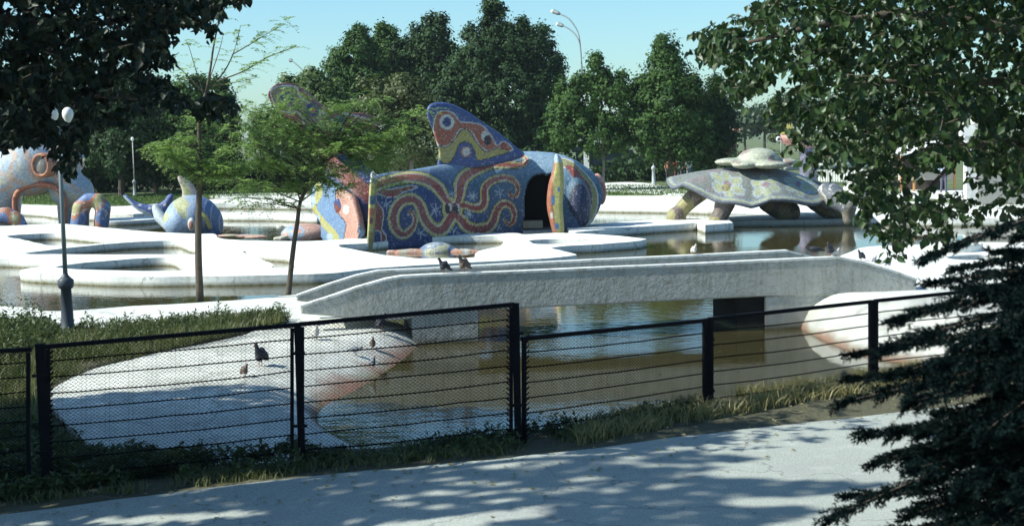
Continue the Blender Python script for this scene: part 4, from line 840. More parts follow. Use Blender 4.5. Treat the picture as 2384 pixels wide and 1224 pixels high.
sapling('tall thin locust sapling with bare upper branches rising before the dolphin', 30.4, [(466, 702), (462, 600), (462, 500), (466, 400), (464, 320), (466, 260), (480, 215)], .085,
    [([(480, 215), (490, 160), (497, 110), (510, 50), (528, 8), (540, -30)], .028, .3, .5), ([(482, 212), (520, 170), (545, 120), (560, 60)], .02, .4, .9), ([(540, 128), (580, 105), (620, 80), (665, 55)], .014, .3, 3), ([(505, 190), (570, 165), (620, 135), (690, 108)], .018, -.4, 3),
     ([(478, 220), (440, 180), (410, 150), (388, 120)], .016, .3, 1), ([(475, 220), (455, 160), (440, 110), (432, 95)], .012, .3, .8), ([(486, 190), (510, 120), (520, 80)], .012, -.2, 1), ([(500, 200), (560, 190), (600, 180)], .01, -.2, 1.5),
     ([(466, 345), (450, 325), (440, 310)], .012, .1, 1), ([(466, 350), (490, 335), (515, 305)], .012, .1, 1), ([(464, 420), (430, 385), (390, 365), (350, 340)], .014, -.3, 4), ([(464, 430), (510, 405), (560, 400)], .014, .3, 4)],
    [(405, 350, 60, 14, 60), (385, 335, 30, 8, 24), (440, 375, 60, 14, 66), (520, 385, 60, 13, 60), (470, 405, 55, 14, 52), (430, 318, 26, 12, 18), (545, 340, 40, 16, 26), (470, 270, 30, 20, 24), (500, 410, 50, 10, 30), (590, 430, 30, 14, 20)], 1)
sapling('leaning locust sapling with wide feathery tiers of leaves before the fish tail', 31.3, [(671, 690), (676, 640), (684, 570), (692, 520), (699, 470), (720, 430), (745, 390), (772, 345)], .065,
    [([(699, 470), (690, 440), (665, 400), (640, 380)], .02, .3, 4), ([(702, 468), (740, 440), (760, 420), (800, 400)], .018, -.3, 4), ([(750, 380), (800, 350), (860, 330), (930, 325)], .018, -.3, 5), ([(765, 352), (740, 310), (690, 290), (640, 280)], .016, .3, 5), ([(770, 345), (820, 300), (880, 280), (930, 290)], .014, .3, 5), ([(772, 345), (785, 290), (800, 250)], .012, .2, 4)],
    [(800, 340, 120, 20, 190), (860, 320, 95, 18, 130), (720, 320, 90, 20, 130), (640, 300, 75, 22, 90), (780, 290, 90, 18, 100), (700, 385, 90, 16, 90), (640, 430, 70, 14, 60), (620, 375, 60, 18, 60), (820, 385, 95, 18, 110), (880, 365, 80, 18, 80), (740, 430, 60, 12, 40), (610, 250, 60, 22, 50), (580, 340, 45, 20, 34), (940, 300, 50, 14, 40), (590, 470, 60, 18, 44), (900, 420, 50, 14, 26), (820, 250, 60, 16, 36), (680, 215, 36, 14, 16), (860, 225, 40, 14, 16), (560, 420, 40, 12, 24), (980, 260, 40, 14, 22), (680, 470, 40, 10, 18), (560, 300, 40, 26, 30), (790, 430, 50, 16, 34), (740, 255, 60, 16, 40), (690, 240, 40, 16, 22)], 2)

# ---- big near trees
LEAFMESH = {}
def near_tree(name, label, poly, n, d0, d1, leafL, m, base, limbs, holes=(), parts=220, extra=None, droop=1.0, thin=False, barkm=BARK):
    t = thing(name, label, 'tree', base); mb = MB()
    for k, (pts, r) in enumerate(limbs):
        mb.tube(pts, [r * (1 - .8 * i / (len(pts) - 1)) for i in range(len(pts))], 8)
    mb.build('trunk', barkm, t, True)
    L = smooth_loop(poly, 3); xs = [p[0] for p in L]; ys = [p[1] for p in L]
    Cn = []; Dn = []; tw = MB(); cnt = 0
    while cnt < n:
        px, py = rng.uniform(min(xs), max(xs)), rng.uniform(min(ys), max(ys))
        if not inside(np.array([[px, py]]), L)[0]: continue
        d = rng.uniform(d0, d1); c = np.array(D(px, py, d)[:])
        if mnoise.noise(Vector(c * 1.5)) < -0.28: continue
        if any(((px - hx) / hr) ** 2 + ((py - hy) / hs) ** 2 < 1 and rng.random() < pr for hx, hy, hr, hs, pr in holes): continue
        if thin and py < -25 and px > 150 and mnoise.noise(Vector((px * .006, py * .02, 2))) > -.15: cnt += 5; continue  # thins out-of-view leaves so more sun reaches the path
        dr = np.append(rng.normal(0, .8, 2), rng.uniform(-.7, .1)); dr /= np.linalg.norm(dr); ln = rng.uniform(.12, .26); k = rng.integers(6, 11)
        tw.tube([c - dr * ln * .5, c + dr * ln * .5], [.004, .002], 3)
        for i in range(k):
            f = (i + .5) / k - .5; Cn.append(c + dr * ln * f + rng.normal(0, .012, 3)); Dn.append(np.append(rng.normal(0, .7, 2), -droop * rng.uniform(.2, 1.4)) + dr * .3)
        cnt += k
    Cn = np.array(Cn); Dn = np.array(Dn); N = len(Cn); Nn = rdir(N) + np.array([-.35, -.3, .6]); Ls = rng.uniform(.65, 1.15, N) * leafL; Ws = Ls * rng.uniform(.55, .8, N)
    # leaves nearest the outline stand free and are single parts, the rest are one mass
    pix = []
    for c in Cn:
        v = c - CAM; z = v @ _F; pix.append((W / 2 + v @ _R / z * F, H / 2 - v @ _U / z * F))
    pix = np.array(pix); dist = seg_dist(pix, L + [L[0]]); vis = (pix[:, 0] > 5) & (pix[:, 0] < W - 5) & (pix[:, 1] > 5) & (pix[:, 1] < H - 5); dist[~vis] = 1e9
    sel = np.argsort(dist)[:parts]; msk = np.zeros(N, bool); msk[sel] = True
    V, Fq = leaf_arrays(Cn[~msk], Nn[~msk], Dn[~msk], Ls[~msk], Ws[~msk]); o = npmesh('foliage', V, Fq, m, t); o['kind'] = 'stuff'
    V1, F1 = leaf_arrays(np.zeros((1, 3)), np.array([[0, 0, 1.0]]), np.array([[0, 1.0, 0]]), np.ones(1), np.array([.68]))
    lm = bpy.data.meshes.new('leaf'); lm.from_pydata(V1.tolist(), [], F1.tolist()); lm.materials.append(m)
    for i in sel:
        y = Vector(Dn[i]).normalized(); x = y.cross(Vector(Nn[i])).normalized(); z = x.cross(y); M_ = Matrix((x, y, z)).transposed().to_4x4(); o = bpy.data.objects.new('leaf', lm); C.objects.link(o)
        M_ = Matrix.Translation(Vector(Cn[i])) @ M_ @ Matrix.Scale(Ls[i], 4); o.parent = t; o.matrix_parent_inverse = Matrix.Translation(-Vector(base)); o.matrix_basis = M_
    tw.build('twigs', barkm, t)['kind'] = 'stuff'
    if extra is not None:
        Ce, se = extra; k = len(Ce); V, Fq = card_arrays(Ce, rdir(k) + np.array([0, 0, .3]), se); npmesh('unseen_shade_foliage', V, Fq, m, t)['kind'] = 'stuff'
    return t
# right tree
Rpoly = [(1850, -260), (1790, -60), (1775, 0), (1745, 35), (1695, 58), (1650, 62), (1622, 85), (1622, 125), (1665, 150), (1700, 150), (1695, 195), (1712, 235), (1750, 225), (1790, 180), (1840, 190), (1850, 225), (1800, 240), (1785, 262), (1825, 290), (1850, 350), (1900, 400), (1945, 430), (1955, 450), (1990, 490), (2020, 530), (2050, 555), (2075, 610), (2100, 575), (2130, 540), (2200, 560), (2215, 490), (2260, 520), (2300, 480), (2384, 520), (2700, 520), (2700, -260)]
near_tree('broadleaf_tree', 'near tree with drooping glossy leaves filling the upper right', Rpoly, 25000, 9.6, 13.8, .084, LEAF_NEAR, (5.6, 11.5, 0),
    [([Vector((5.6, 11.5, -.1)), Vector((5.5, 11.4, 2)), Vector((5.3, 11.3, 3.6)), Vector((5.4, 11.2, 7))], .20), ([Vector((5.4, 11.3, 3.4)), D(2300, 60, 11.3), D(2100, 30, 11.1), D(1900, 60, 11), D(1700, 110, 10.9)], .06), ([Vector((5.5, 11.4, 2.6)), D(2350, 330, 11.2), D(2150, 350, 11), D(1990, 420, 10.9)], .045), ([Vector((5.4, 11.3, 3.0)), D(2330, 190, 11.6), D(2100, 190, 11.4), D(1880, 200, 11.2)], .05), ([D(2250, 340, 11), D(2180, 420, 10.8), D(2110, 500, 10.7), D(2080, 580, 10.6)], .02)],
    holes=[(2165, 425, 85, 42, .85), (2255, 310, 28, 40, .9), (2262, 420, 26, 60, .9), (1960, 400, 40, 40, .5), (2350, 460, 60, 30, .6), (1850, 100, 60, 30, .35), (1760, 130, 70, 20, .3), (2080, 520, 60, 30, .4)], parts=290)
# left tree
Lpoly = [(-260, -260), (640, -260), (590, -40), (560, 2), (520, 22), (500, 50), (505, 72), (470, 62), (430, 55), (400, 92), (392, 130), (398, 150), (372, 140), (365, 165), (400, 185), (395, 210), (430, 232), (470, 222), (548, 224), (545, 238), (490, 262), (455, 268), (410, 255), (370, 235), (330, 250), (300, 285), (250, 285), (215, 290), (195, 345), (190, 385), (160, 405), (140, 392), (120, 350), (95, 325), (50, 330), (-260, 340)]
ne = 26000; u = rdir(ne) * rng.uniform(.25, 1, (ne, 1)) ** .5; Ce = np.array([-10.4, 10.6, 7.8]) + u * np.array([6.6, 6.2, 3.6]); keep = np.array([mnoise.noise(Vector(p * .33)) > -.14 + .20 * max(0, p[0] + 10.8) / 3 for p in Ce]); Ce = Ce[keep]; lx = Ce[:, 0] + 1.125 * Ce[:, 2]; ly = Ce[:, 1] + .24 * Ce[:, 2]; nz_ = np.array([mnoise.noise(Vector((a * .45, b * 1.5, 5))) for a, b in zip(lx, ly)]); Ce = Ce[nz_ > -.30 + .13 * np.clip(lx + 1.0, 0, 6)]; u = rdir(11000) * rng.uniform(.2, 1, (11000, 1)) ** .5; C2 = np.array([-12.6, 14.4, 7.7]) + u * np.array([3.6, 3.3, 2.4]); C2 = C2[np.array([mnoise.noise(Vector(p * .6)) > -.22 for p in C2])]; Ce = np.vstack([Ce, C2])  # unseen crown: clump added to shade the apron, gaps set by shadow landing
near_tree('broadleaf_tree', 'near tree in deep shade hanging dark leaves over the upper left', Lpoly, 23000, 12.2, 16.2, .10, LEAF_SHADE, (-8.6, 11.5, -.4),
    [([Vector((-8.6, 11.5, -.5)), Vector((-8.5, 11.5, 2)), Vector((-8.6, 11.3, 5)), Vector((-8.9, 10.9, 9))], .28), ([Vector((-8.5, 11.4, 3.0)), D(-60, 40, 13.6), D(200, 60, 13.8), D(480, 20, 14)], .07), ([Vector((-8.5, 11.4, 2.6)), D(-40, 200, 13.8), D(200, 220, 13.8), D(420, 240, 14)], .05)],
    holes=[(150, 262, 34, 36, .93), (155, 320, 16, 30, .8), (25, 20, 24, 26, .8), (85, 30, 22, 18, .8), (20, 85, 18, 20, .8), (130, 155, 16, 18, .8), (300, 190, 20, 16, .8), (215, 110, 12, 10, .7), (265, 65, 14, 9, .7), (155, 60, 18, 10, .6), (360, 40, 10, 8, .7), (60, 225, 40, 28, .6), (150, 255, 20, 18, .7), (440, 240, 25, 12, .5), (260, 260, 40, 20, .6)], parts=220, extra=(Ce, rng.uniform(.20, .42, len(Ce))), droop=.8, thin=True)

# ---- spruce
def spruce():
    bx, by = 3.15, 6.6; t = thing('spruce_tree', 'near blue spruce with dark drooping boughs in the lower right corner', 'tree', (bx, by, 0)); MB().tube([(bx, by, -.1), (bx, by, 1.5), (bx, by, 2.9)], [.11, .08, .02], 8).build('trunk', BARK, t)
    tips = [(2124, 592, 6.2), (2059, 739, 6.3), (2150, 655, 6.6), (1969, 820, 6.4), (2040, 800, 6.0), (1940, 929, 6.3), (1955, 880, 6.6), (1983, 1010, 6.2), (2010, 1070, 6.5), (1904, 1195, 6.0), (1956, 1151, 6.4), (2060, 1000, 5.9), (2100, 900, 5.8), (2120, 1120, 5.9), (2200, 800, 5.9), (2040, 870, 6.1), (2250, 680, 6.2), (2300, 585, 6.4), (2340, 545, 6.5), (2200, 620, 6.7), (2000, 1240, 6.0), (2150, 1230, 5.7), (2250, 1000, 5.5), (2290, 880, 5.6), (2200, 1130, 5.6), (2080, 1060, 6.3), (2160, 960, 6.3), (2320, 700, 5.8), (2330, 1150, 5.4), (2370, 980, 5.3), (2110, 720, 6.9), (2380, 800, 5.5)]
    tips += [(rng.uniform(2080, 2450), rng.uniform(820, 1240), rng.uniform(5.5, 7.4)) for _ in range(80)] + [(rng.uniform(2220, 2450), rng.uniform(600, 850), rng.uniform(5.8, 7.2)) for _ in range(34)]
    Cn = []; Dn = []
    for (x, y, d) in tips:
        tip = D(x + 48, y, d); r0 = Vector((bx, by, min(max(tip.z + rng.uniform(-.12, .22) * (Vector((bx, by, tip.z)) - tip).length, .15), 2.9))); mid = r0.lerp(tip, .55) + Vector((0, 0, .04)); ln = (tip - r0).length
        pts = [Vector(p) for p in smooth_loop([r0[:], mid[:], tip[:]], 6, False)]; MB().tube(pts, [.010 * (1 - .8 * i / len(pts)) for i in range(len(pts))], 5).build('bough', BARK, t)
        n = int(62 * ln) + 18
        for k in range(n):
            f = rng.uniform(.22, 1) if k > 3 else 1.0; i = min(int(f * (len(pts) - 1)), len(pts) - 2); o = pts[i].lerp(pts[i + 1], f * (len(pts) - 1) - i if f < 1 else 1); ax = (pts[i + 1] - pts[i]).normalized(); sd = ax.cross(Vector((0, 0, 1))).normalized()
            td = (ax * 1.0 + sd * rng.uniform(-1.1, 1.1) * (f < .97) + Vector((0, 0, rng.uniform(-.35, .2)))).normalized(); L = rng.uniform(.07, .17) * (1.3 - .55 * f); m_ = int(L / .0026)
            tt = rng.uniform(0, 1, m_); Cn.append(np.array(o[:]) + np.array(td[:]) * (tt * L)[:, None]); rr = rdir(m_); Dn.append(rr * .9 + np.array(td[:]) * .9)
    Cn = np.vstack(Cn); Dn = np.vstack(Dn); n = len(Cn); Ls = rng.uniform(.018, .030, n); V, Fq = leaf_arrays(Cn, rdir(n), Dn, Ls, np.full(n, .0075), 0); 
    V = V.reshape(n, 6, 3)[:, [0, 1, 3, 5]].reshape(-1, 3); Fq = np.arange(4 * n).reshape(n, 4); npmesh('needles', V, Fq, NEEDLE, t)['kind'] = 'stuff'
spruce()

# ---- weeds and grass
def blades(name, pts, h, m, label, cat, lean=.35, wd=.007):
    n = len(pts); b = np.array(pts); hh = rng.uniform(.45, 1.2, n) * h; dr = rng.normal(0, lean, (n, 2)); top = b + np.column_stack([dr * hh[:, None], hh]); mid = b + np.column_stack([dr * hh[:, None] * .3, hh * .55])
    s = rdir(n) * np.array([1, 1, 0]); s /= np.linalg.norm(s, axis=1, keepdims=True) + 1e-9; s = s * wd
    V = np.stack([b - s, b + s, mid + s * .8, mid - s * .8, top], 1).reshape(-1, 3); i = np.arange(n)[:, None] * 5
    me = bpy.data.meshes.new(name); me.from_pydata(V.tolist(), [], (i + np.array([[0, 1, 2, 3]])).tolist() + (i + np.array([[3, 2, 4]])).tolist()); o = link(name, me, m); return tag(o, label, cat, kind='stuff')
def weeds(name, pts, h, m, label, leaf=.045, k=16):
    Cn = []; Dn = []; st = MB()
    for p in pts:
        hh = h * rng.uniform(.3, 1.1) * (.55 + 1.5 * abs(mnoise.noise(Vector((p[0] * 1.7, p[1] * 1.2, 4))))); l = rng.normal(0, .18, 2)
        if rng.random() < .4: st.tube([p, (p[0] + l[0] * hh, p[1] + l[1] * hh, p[2] + hh)], [.004, .002], 3, False)
        f = rng.uniform(.1, 1, k); Cn.append(np.column_stack([p[0] + l[0] * hh * f, p[1] + l[1] * hh * f, p[2] + hh * f]) + rng.normal(0, .012, (k, 3))); Dn.append(np.column_stack([rng.normal(0, 1, (k, 2)), rng.uniform(-.1, .8, k)]))
    Cn = np.vstack(Cn); Dn = np.vstack(Dn); n = len(Cn); Ls = rng.uniform(.5, 1.3, n) * leaf; V, Fq = leaf_arrays(Cn, np.array([0, 0, 1.0]) + rng.normal(0, .4, (n, 3)), Dn, Ls, Ls * .42); o = npmesh(name, V, Fq, m); tag(o, label, 'weeds', kind='stuff')
    if st.v: q = st.build('weed_stems', m, o); q['kind'] = 'stuff'
    return o
def scatter_px(poly, n, z, dens=None):
    out = []; L = [tuple(p) for p in smooth_loop(poly, 2)]; xs = [p[0] for p in L]; ys = [p[1] for p in L]; W3 = [P(x, y, -.35) for x, y in L]; pol = [(p.x, p.y) for p in W3]; x0, x1 = min(p[0] for p in pol), max(p[0] for p in pol); y0, y1 = min(p[1] for p in pol), max(p[1] for p in pol)
    while len(out) < n:
        q = np.column_stack([rng.uniform(x0, x1, 4 * n), rng.uniform(y0, y1, 4 * n)]); q = q[inside(q, pol)]
        for a in q:
            if mnoise.noise(Vector((a[0] * .9, a[1] * .9, 3))) > rng.uniform(-.6, .25): out.append((a[0], a[1], z(a[0]) if callable(z) else z))
            if len(out) >= n: break
    return out
bank = [(-150, 760), (100, 760), (300, 755), (500, 745), (660, 745), (660, 760), (540, 785), (380, 815), (230, 850), (130, 890), (105, 920), (110, 1000), (-150, 1000)]
blades('bank_grass', scatter_px(bank, 17000, G), .20, GRASSM, 'uneven green grass on the bank round the lamp post', 'grass')
weeds('bank_weeds', scatter_px([(-150, 750), (180, 752), (420, 745), (560, 742), (640, 748), (560, 765), (380, 785), (200, 800), (-150, 820)], 1500, G), .24, WEED, 'leafy weeds along the pool edge behind the lamp post', .07)
weeds('tall_weeds', scatter_px([(-150, 770), (90, 765), (120, 790), (60, 830), (-150, 850)], 420, G), .62, WEED, 'taller weeds at the left edge of the bank', .08)
weeds('bush_weeds', [(p[0], p[1], -.37) for p in scatter_px([(605, 742), (650, 740), (668, 752), (640, 762), (600, 758)], 130, -.37)], .26, WEED, 'small clump of weeds at the end of the apron beside the bridge', .07)
def strip(n, off0, off1, x0, x1): 
    o = []
    while len(o) < n:
        x = rng.uniform(x0, x1); q = (x, yf(x) + rng.uniform(off0, off1), G(x) - .01)
        if mnoise.noise(Vector((x * 1.9, q[1] * 1.6, 7))) > rng.uniform(-.35, .35): o.append(q)
    return o
blades('verge_grass', strip(6000, -.50, .5, -5.2, 5.2), .10, GRASSM, 'short grass at the foot of the wire fence', 'grass', .5)
blades('dry_verge_grass', strip(4200, -.62, .35, .6, 5.6), .17, DRYM, 'dry straw coloured grass between path and fence on the right', 'grass', .6)
weeds('verge_weeds', strip(620, -.35, .45, -5.2, 2.0), .14, WEED, 'low weeds at the foot of the wire fence', .055)
weeds('shade_weeds', scatter_px([(60, 985), (150, 1030), (240, 1085), (440, 1102), (690, 1100), (690, 1110), (350, 1145), (60, 1175), (-150, 1190), (-150, 1000)], 3300, G), .20, WEED, 'dense shaded weeds in the lower left below the fence', .07)
fl = []
for k in range(26000):
    px, py = rng.uniform(-80, 1620), rng.uniform(430, 478); p = P(px, py, -.3); fl.append((p.x, p.y, -.3))
sy = lambda px: terp(px, back_in)
fl2 = []
for k in range(22000):
    px = rng.uniform(-60, 1640); p = P(px, sy(px) - rng.uniform(1, 22), -.3); fl2.append((p.x, p.y, -.3))
blades('far_lawn_grass', fl2, .16, LEAF_LT, 'light green lawn grass beyond the far promenade', 'grass', .4, .03)

def litter(name, pts, size, m, label, cat):
    n = len(pts); a = rng.uniform(0, 6.28, n); V, Fq = leaf_arrays(np.array(pts), np.array([0, 0, 1.0]) + rng.normal(0, .25, (n, 3)), np.column_stack([np.cos(a), np.sin(a), np.zeros(n)]), rng.uniform(.6, 1.2, n) * size, rng.uniform(.4, .7, n) * size, .15); tag(npmesh(name, V, Fq, m), label, cat, kind='stuff')
pl = []
while len(pl) < 260:
    x = rng.uniform(-4.5, 5.0); y = yf(x) - .75 - abs(rng.normal(0, .9)); pl.append((x, y, G(x) + .045))
litter('fallen_leaves', pl, .055, DRYM, 'dry fallen leaves scattered on the path near its grassy edge', 'leaves')
pl = []
for k in range(240):
    p = P(rng.uniform(720, 1900), rng.uniform(800, 1040), WATER); pl.append((p.x + .3 * rng.normal(), p.y, WATER + .006))
litter('floating_leaves', pl, .05, GRASSM, 'small leaves floating on the brown water before the bridge', 'leaves')

# ================================================================== WIRE FENCE
def fd(px): return terp(px, [(-300, 13.2), (90, 13.4), (690, 13.6), (1205, 13.76), (1650, 15.4), (2030, 16.8), (2500, 18.6), (2900, 20)])
def wire_fence():
    t = thing('wire_fence', 'black steel fence of framed wire mesh panels between the path and the pool', 'fence', (0, 13.76, 0))
    panels = [(-420, 66, 838, 813, 1210, 1152, 1), (112, 680, 806, 757, 1146, 1090, 1), (704, 1190, 754, 709, 1088, 1036, 2), (1220, 1640, 788, 746, 1036, 964, 3), (1656, 2026, 742, 702, 962, 905, 1), (2040, 2480, 700, 655, 902, 838, 1), (2494, 2900, 654, 612, 836, 770, 1)]
    for (x0, x1, t0, t1, b0, b1, hk) in panels:
        A, B, Cc, Dd = D(x0, t0, fd(x0)), D(x1, t1, fd(x1)), D(x0, b0, fd(x0)), D(x1, b1, fd(x1))
        pt = lambda u, v: (A.lerp(B, u)).lerp(Cc.lerp(Dd, u), v)
        wd = (B - A).length; ht = (Cc - A).length; nrm = (B - A).cross(Cc - A).normalized()
        def bar(p, q, w, dpt, name):
            ax = (q - p).normalized(); sd = ax.cross(nrm).normalized(); v = []
            for e in (p, q):
                for i, j in ((-1, -1), (1, -1), (1, 1), (-1, 1)): v.append(e + sd * i * w / 2 + nrm * j * dpt / 2)
            pymesh(name, v, [(0, 1, 2, 3), (7, 6, 5, 4), (0, 4, 5, 1), (1, 5, 6, 2), (2, 6, 7, 3), (3, 7, 4, 0)], STEEL, t)
        bar(pt(0, 0) - (B - A).normalized() * .03, pt(1, 0) + (B - A).normalized() * .03, .040, .04, 'top_rail')
        bar(pt(0, .02), pt(0, 1.06), .035, .035, 'frame_bar'); bar(pt(1, .02), pt(1, 1.06), .035, .035, 'frame_bar')
        nl = max(5, round(ht / .158))
        for k in range(1, nl + 1):
            v = k / nl - .012; sag = rng.uniform(.004, .020); pts = [pt(u, v) + Vector((0, 0, -sag * math.sin(math.pi * u) + rng.normal(0, .0025))) + nrm * .008 for u in np.linspace(0, 1, 9)]
            MB().tube(pts, .0070, 5).build('line_wire', STEEL, t)
        # woven zigzag wires
        pitch = .044; rowh = .0175; nz = int(wd / pitch); nr = int(ht * .985 / rowh); us = np.arange(nz + 1) / (nz); V = []; R = .0029
        Aa, Ab, Ac, Ad = (np.array(k[:]) for k in (A, B, Cc, Dd)); nn = np.array(nrm[:]); ux = (Ab - Aa) / wd; uz = np.array([0, 0, 1.0])
        vv = np.linspace(.012, .985, nr + 1); zz = np.where(np.arange(nr + 1) % 2 == 0, -.5, .5) * pitch * 1.12
        segs = []
        for i in range(nz):
            u = (i + .5) / nz; u_ = np.clip(u + zz / wd, 0, 1) + .0015 * math.sin(i * 1.3); top = Aa + (Ab - Aa) * u_[:, None]; bt = Ac + (Ad - Ac) * u_[:, None]; p = top + (bt - top) * vv[:, None] + nn * (np.where(np.arange(nr + 1) % 2 == 0, -1, 1) * .002)[:, None]
            p = p + nn * .006 * math.sin(i * .21) ; segs.append(np.stack([p + uz * R - nn * 0, p - uz * R * .5 + nn * R, p - uz * R * .5 - nn * R], 1))
        Sg = np.array(segs); Vv = Sg.reshape(-1, 3); idx = np.arange(len(Vv)).reshape(nz, nr + 1, 3); Fs = []
        for k in range(3): Fs.append(np.stack([idx[:, :-1, k], idx[:, 1:, k], idx[:, 1:, (k + 1) % 3], idx[:, :-1, (k + 1) % 3]], -1).reshape(-1, 4))
        npmesh('wire_mesh', Vv, np.vstack(Fs), STEEL, t)['kind'] = 'stuff'
        # twisted wire ends at the panel edge
        mb = MB(); e = (B - A).normalized()
        for side, on in ((0, hk in (1, 3)), (1, hk in (2,))):
            if not on: continue
            for k in range(int(ht / .052)):
                p = pt(side, k * .052 / ht + .02); sg = 1 if side == 0 else -1; L = .075 if hk == 3 else .045
                mb.tube([p + nrm * .01, p + e * sg * L + Vector((0, 0, L * .75)) + nrm * .012], .0085, 4)
        if mb.v: mb.build('wire_ends', STEEL, t)['kind'] = 'stuff'
    for x, ty, by, w in ((92, 800, 1165, .10), (692, 752, 1095, .075), (1200, 706, 1045, .085), (1649, 741, 970, .07), (2033, 699, 912, .07), (2487, 652, 842, .07)):
        p, q = D(x, ty, fd(x)), D(x, by + 40, fd(x)); c = (p + q) / 2; MB().box((p.x, p.y + .02, c.z), (w * .85, .06, p.z - q.z)).build('post', STEEL, t)
        for f in (.18, .62):                                           # clamp straps
            MB().box((p.x, p.y - .02, p.z - f * (p.z - q.z)), (w + .06, .012, .03)).build('clamp', STEEL, t)
wire_fence()

# ================================================================== LAMPS, POSTS, BACKGROUND BUILT THINGS
def park_lamp(label, px, by, ty, d, globes, mcol, mbase):
    b = D(px, by, d); h = D(px - (by - ty) * .008, ty, d).z - b.z; t = thing('street_lamp', label, 'lamp', b[:]); rt = h / 4.1
    c = Vector((0, 0, 0)); o = MB().lathe([(0, 0), (.17, 0), (.17, .05), (.125, .09), (.115, .5), (.10, .93), (.14, .95), (.155, 1.02), (.155, 1.10), (.11, 1.14), (.055, 1.20), (.045, 1.25)], c, 14).build('base', mbase, t, True, False); o.matrix_parent_inverse = Matrix(); o.scale = (rt, rt, rt)
    z0 = 1.25 * rt; o = MB().tube([(0, 0, z0 - .02), (0, 0, h * .6), (0, 0, h)], [.048 * rt, .042 * rt, .036 * rt], 10).build('pole', mcol, t, True, False); o.matrix_parent_inverse = Matrix()
    for k in range(globes):
        an = 2 * math.pi * k / max(globes, 1) + .3; r = .17 if globes > 1 else 0; p = Vector((r * math.cos(an), r * math.sin(an), h + (.05 if globes > 1 else .02)))
        if globes > 1: o = MB().tube([(0, 0, h - .1), (r * .7 * math.cos(an), r * .7 * math.sin(an), h - .06), tuple(p)], .018, 6).build('arm', mcol, t, True, False); o.matrix_parent_inverse = Matrix()
        o = MB().lathe([(.035, 0), (.055, .03), (.095, .10), (.10, .16), (.085, .22), (.04, .26), (0, .27)], p, 12).build('lamp_shade', WHITEM, t, True, False); o.matrix_parent_inverse = Matrix()
park_lamp('grey street lamp with broken white globes standing in the weeds at left', 159, 782, 292, 25.2, 3, GREYM, DGREYM)
park_lamp('pale street lamp beyond the pool against the dark left trees', 314, 455, 330, 88, 1, simple('pale_pole', (.42, .42, .36)), simple('pale_pole_base', (.3, .32, .3)))
park_lamp('thin pale street lamp on the lawn before the pointed poplar', 1522, 428, 283, 91, 1, simple('pale_pole2', (.34, .38, .40)), simple('pale_base2', (.36, .40, .40)))
park_lamp('slim pale street lamp behind the crowned fish head', 1819, 420, 285, 98, 1, simple('pale_pole3', (.42, .42, .36)), simple('pale_base3', (.4, .4, .36)))
def road_lamp(label, base, arms, d):
    t = thing('road_lamp', label, 'lamp', (D(base, 400, d).x, d, -.3)); b = Vector((D(base, 400, d).x, d, -.4)); s = D(arms[0][0][0], arms[0][0][1], d)
    MB().tube([b, b.lerp(s, .5), s], [.13, .1, .07], 8).build('pole', GREYM, t, True)
    for a in arms:
        w = [Vector(D(x, y, d + k * .2)[:]) for k, (x, y) in enumerate(smooth_loop(a, 4, False))]; MB().tube(w, .055, 6).build('arm', GREYM, t, True); e = w[-1]; dr = (w[-1] - w[-3]).normalized()
        h = MB(); h.tube([e - dr * .1, e + dr * .25, e + dr * .75, e + dr * .95], [.07, .16, .18, .06], 8); h.build('lamp_head', GREYM, t, True); g = MB(); g.tube([e + dr * .68 - Vector((0, 0, .04)), e + dr * 1.0 - Vector((0, 0, .06)), e + dr * 1.12 - Vector((0, 0, .07))], [.15, .15, .05], 8); g.build('lamp_glass', WHITEM, t, True)
road_lamp('tall double-armed road lamp bending left above the trees', 1358, [[(1354, 150), (1351, 110), (1345, 75), (1325, 45), (1303, 33)], [(1354, 150), (1350, 105), (1340, 82), (1325, 68), (1311, 61)]], 112)
road_lamp('road lamp with a thin arm above the tail fin of the fish', 735, [[(732, 215), (722, 190), (705, 165), (685, 146), (679, 142)]], 125)

def paling_fence(label, x0, x1, d0, d1, h, m, stepm=.22, rail=True, gz=-.3, name='paling_fence'):
    a = D(x0, 400, d0); b = D(x1, 400, d1); a.z = b.z = gz; L = (b - a).length; ax = (b - a).normalized(); rz = math.atan2(ax.y, ax.x); t = thing(name, label, 'fence', a[:]); n = int(L / 2.4)
    for k in range(n + 1): p = a.lerp(b, k / n); MB().box((p.x, p.y, gz + h / 2 + .05), (.12, .12, h + .2), rz).build('post', m, t)
    c = (a + b) / 2
    for f in (.25, .85): MB().box((c.x, c.y - .08, gz + h * f), (L, .05, .09), rz).build('rail', m, t)
    mb = MB()
    for k in range(int(L / stepm)): p = a + ax * (k * stepm + .1); mb.box((p.x, p.y - .13, gz + h / 2 + rng.uniform(-.03, .03)), (stepm * .72, .025, h), rz)
    mb.build('palings', m, t)['kind'] = 'stuff'; return t
paling_fence('dark paling fence behind the trees left of the fish', -100, 900, 108, 107, 1.5, WOOD)
paling_fence('dark paling fence behind the lawn between fish and turtle', 1180, 1720, 107, 110, 1.6, WOOD)
paling_fence('low white fence on the rough ground right of the turtle', 1885, 2070, 92, 90, .85, WHITEM, .16)
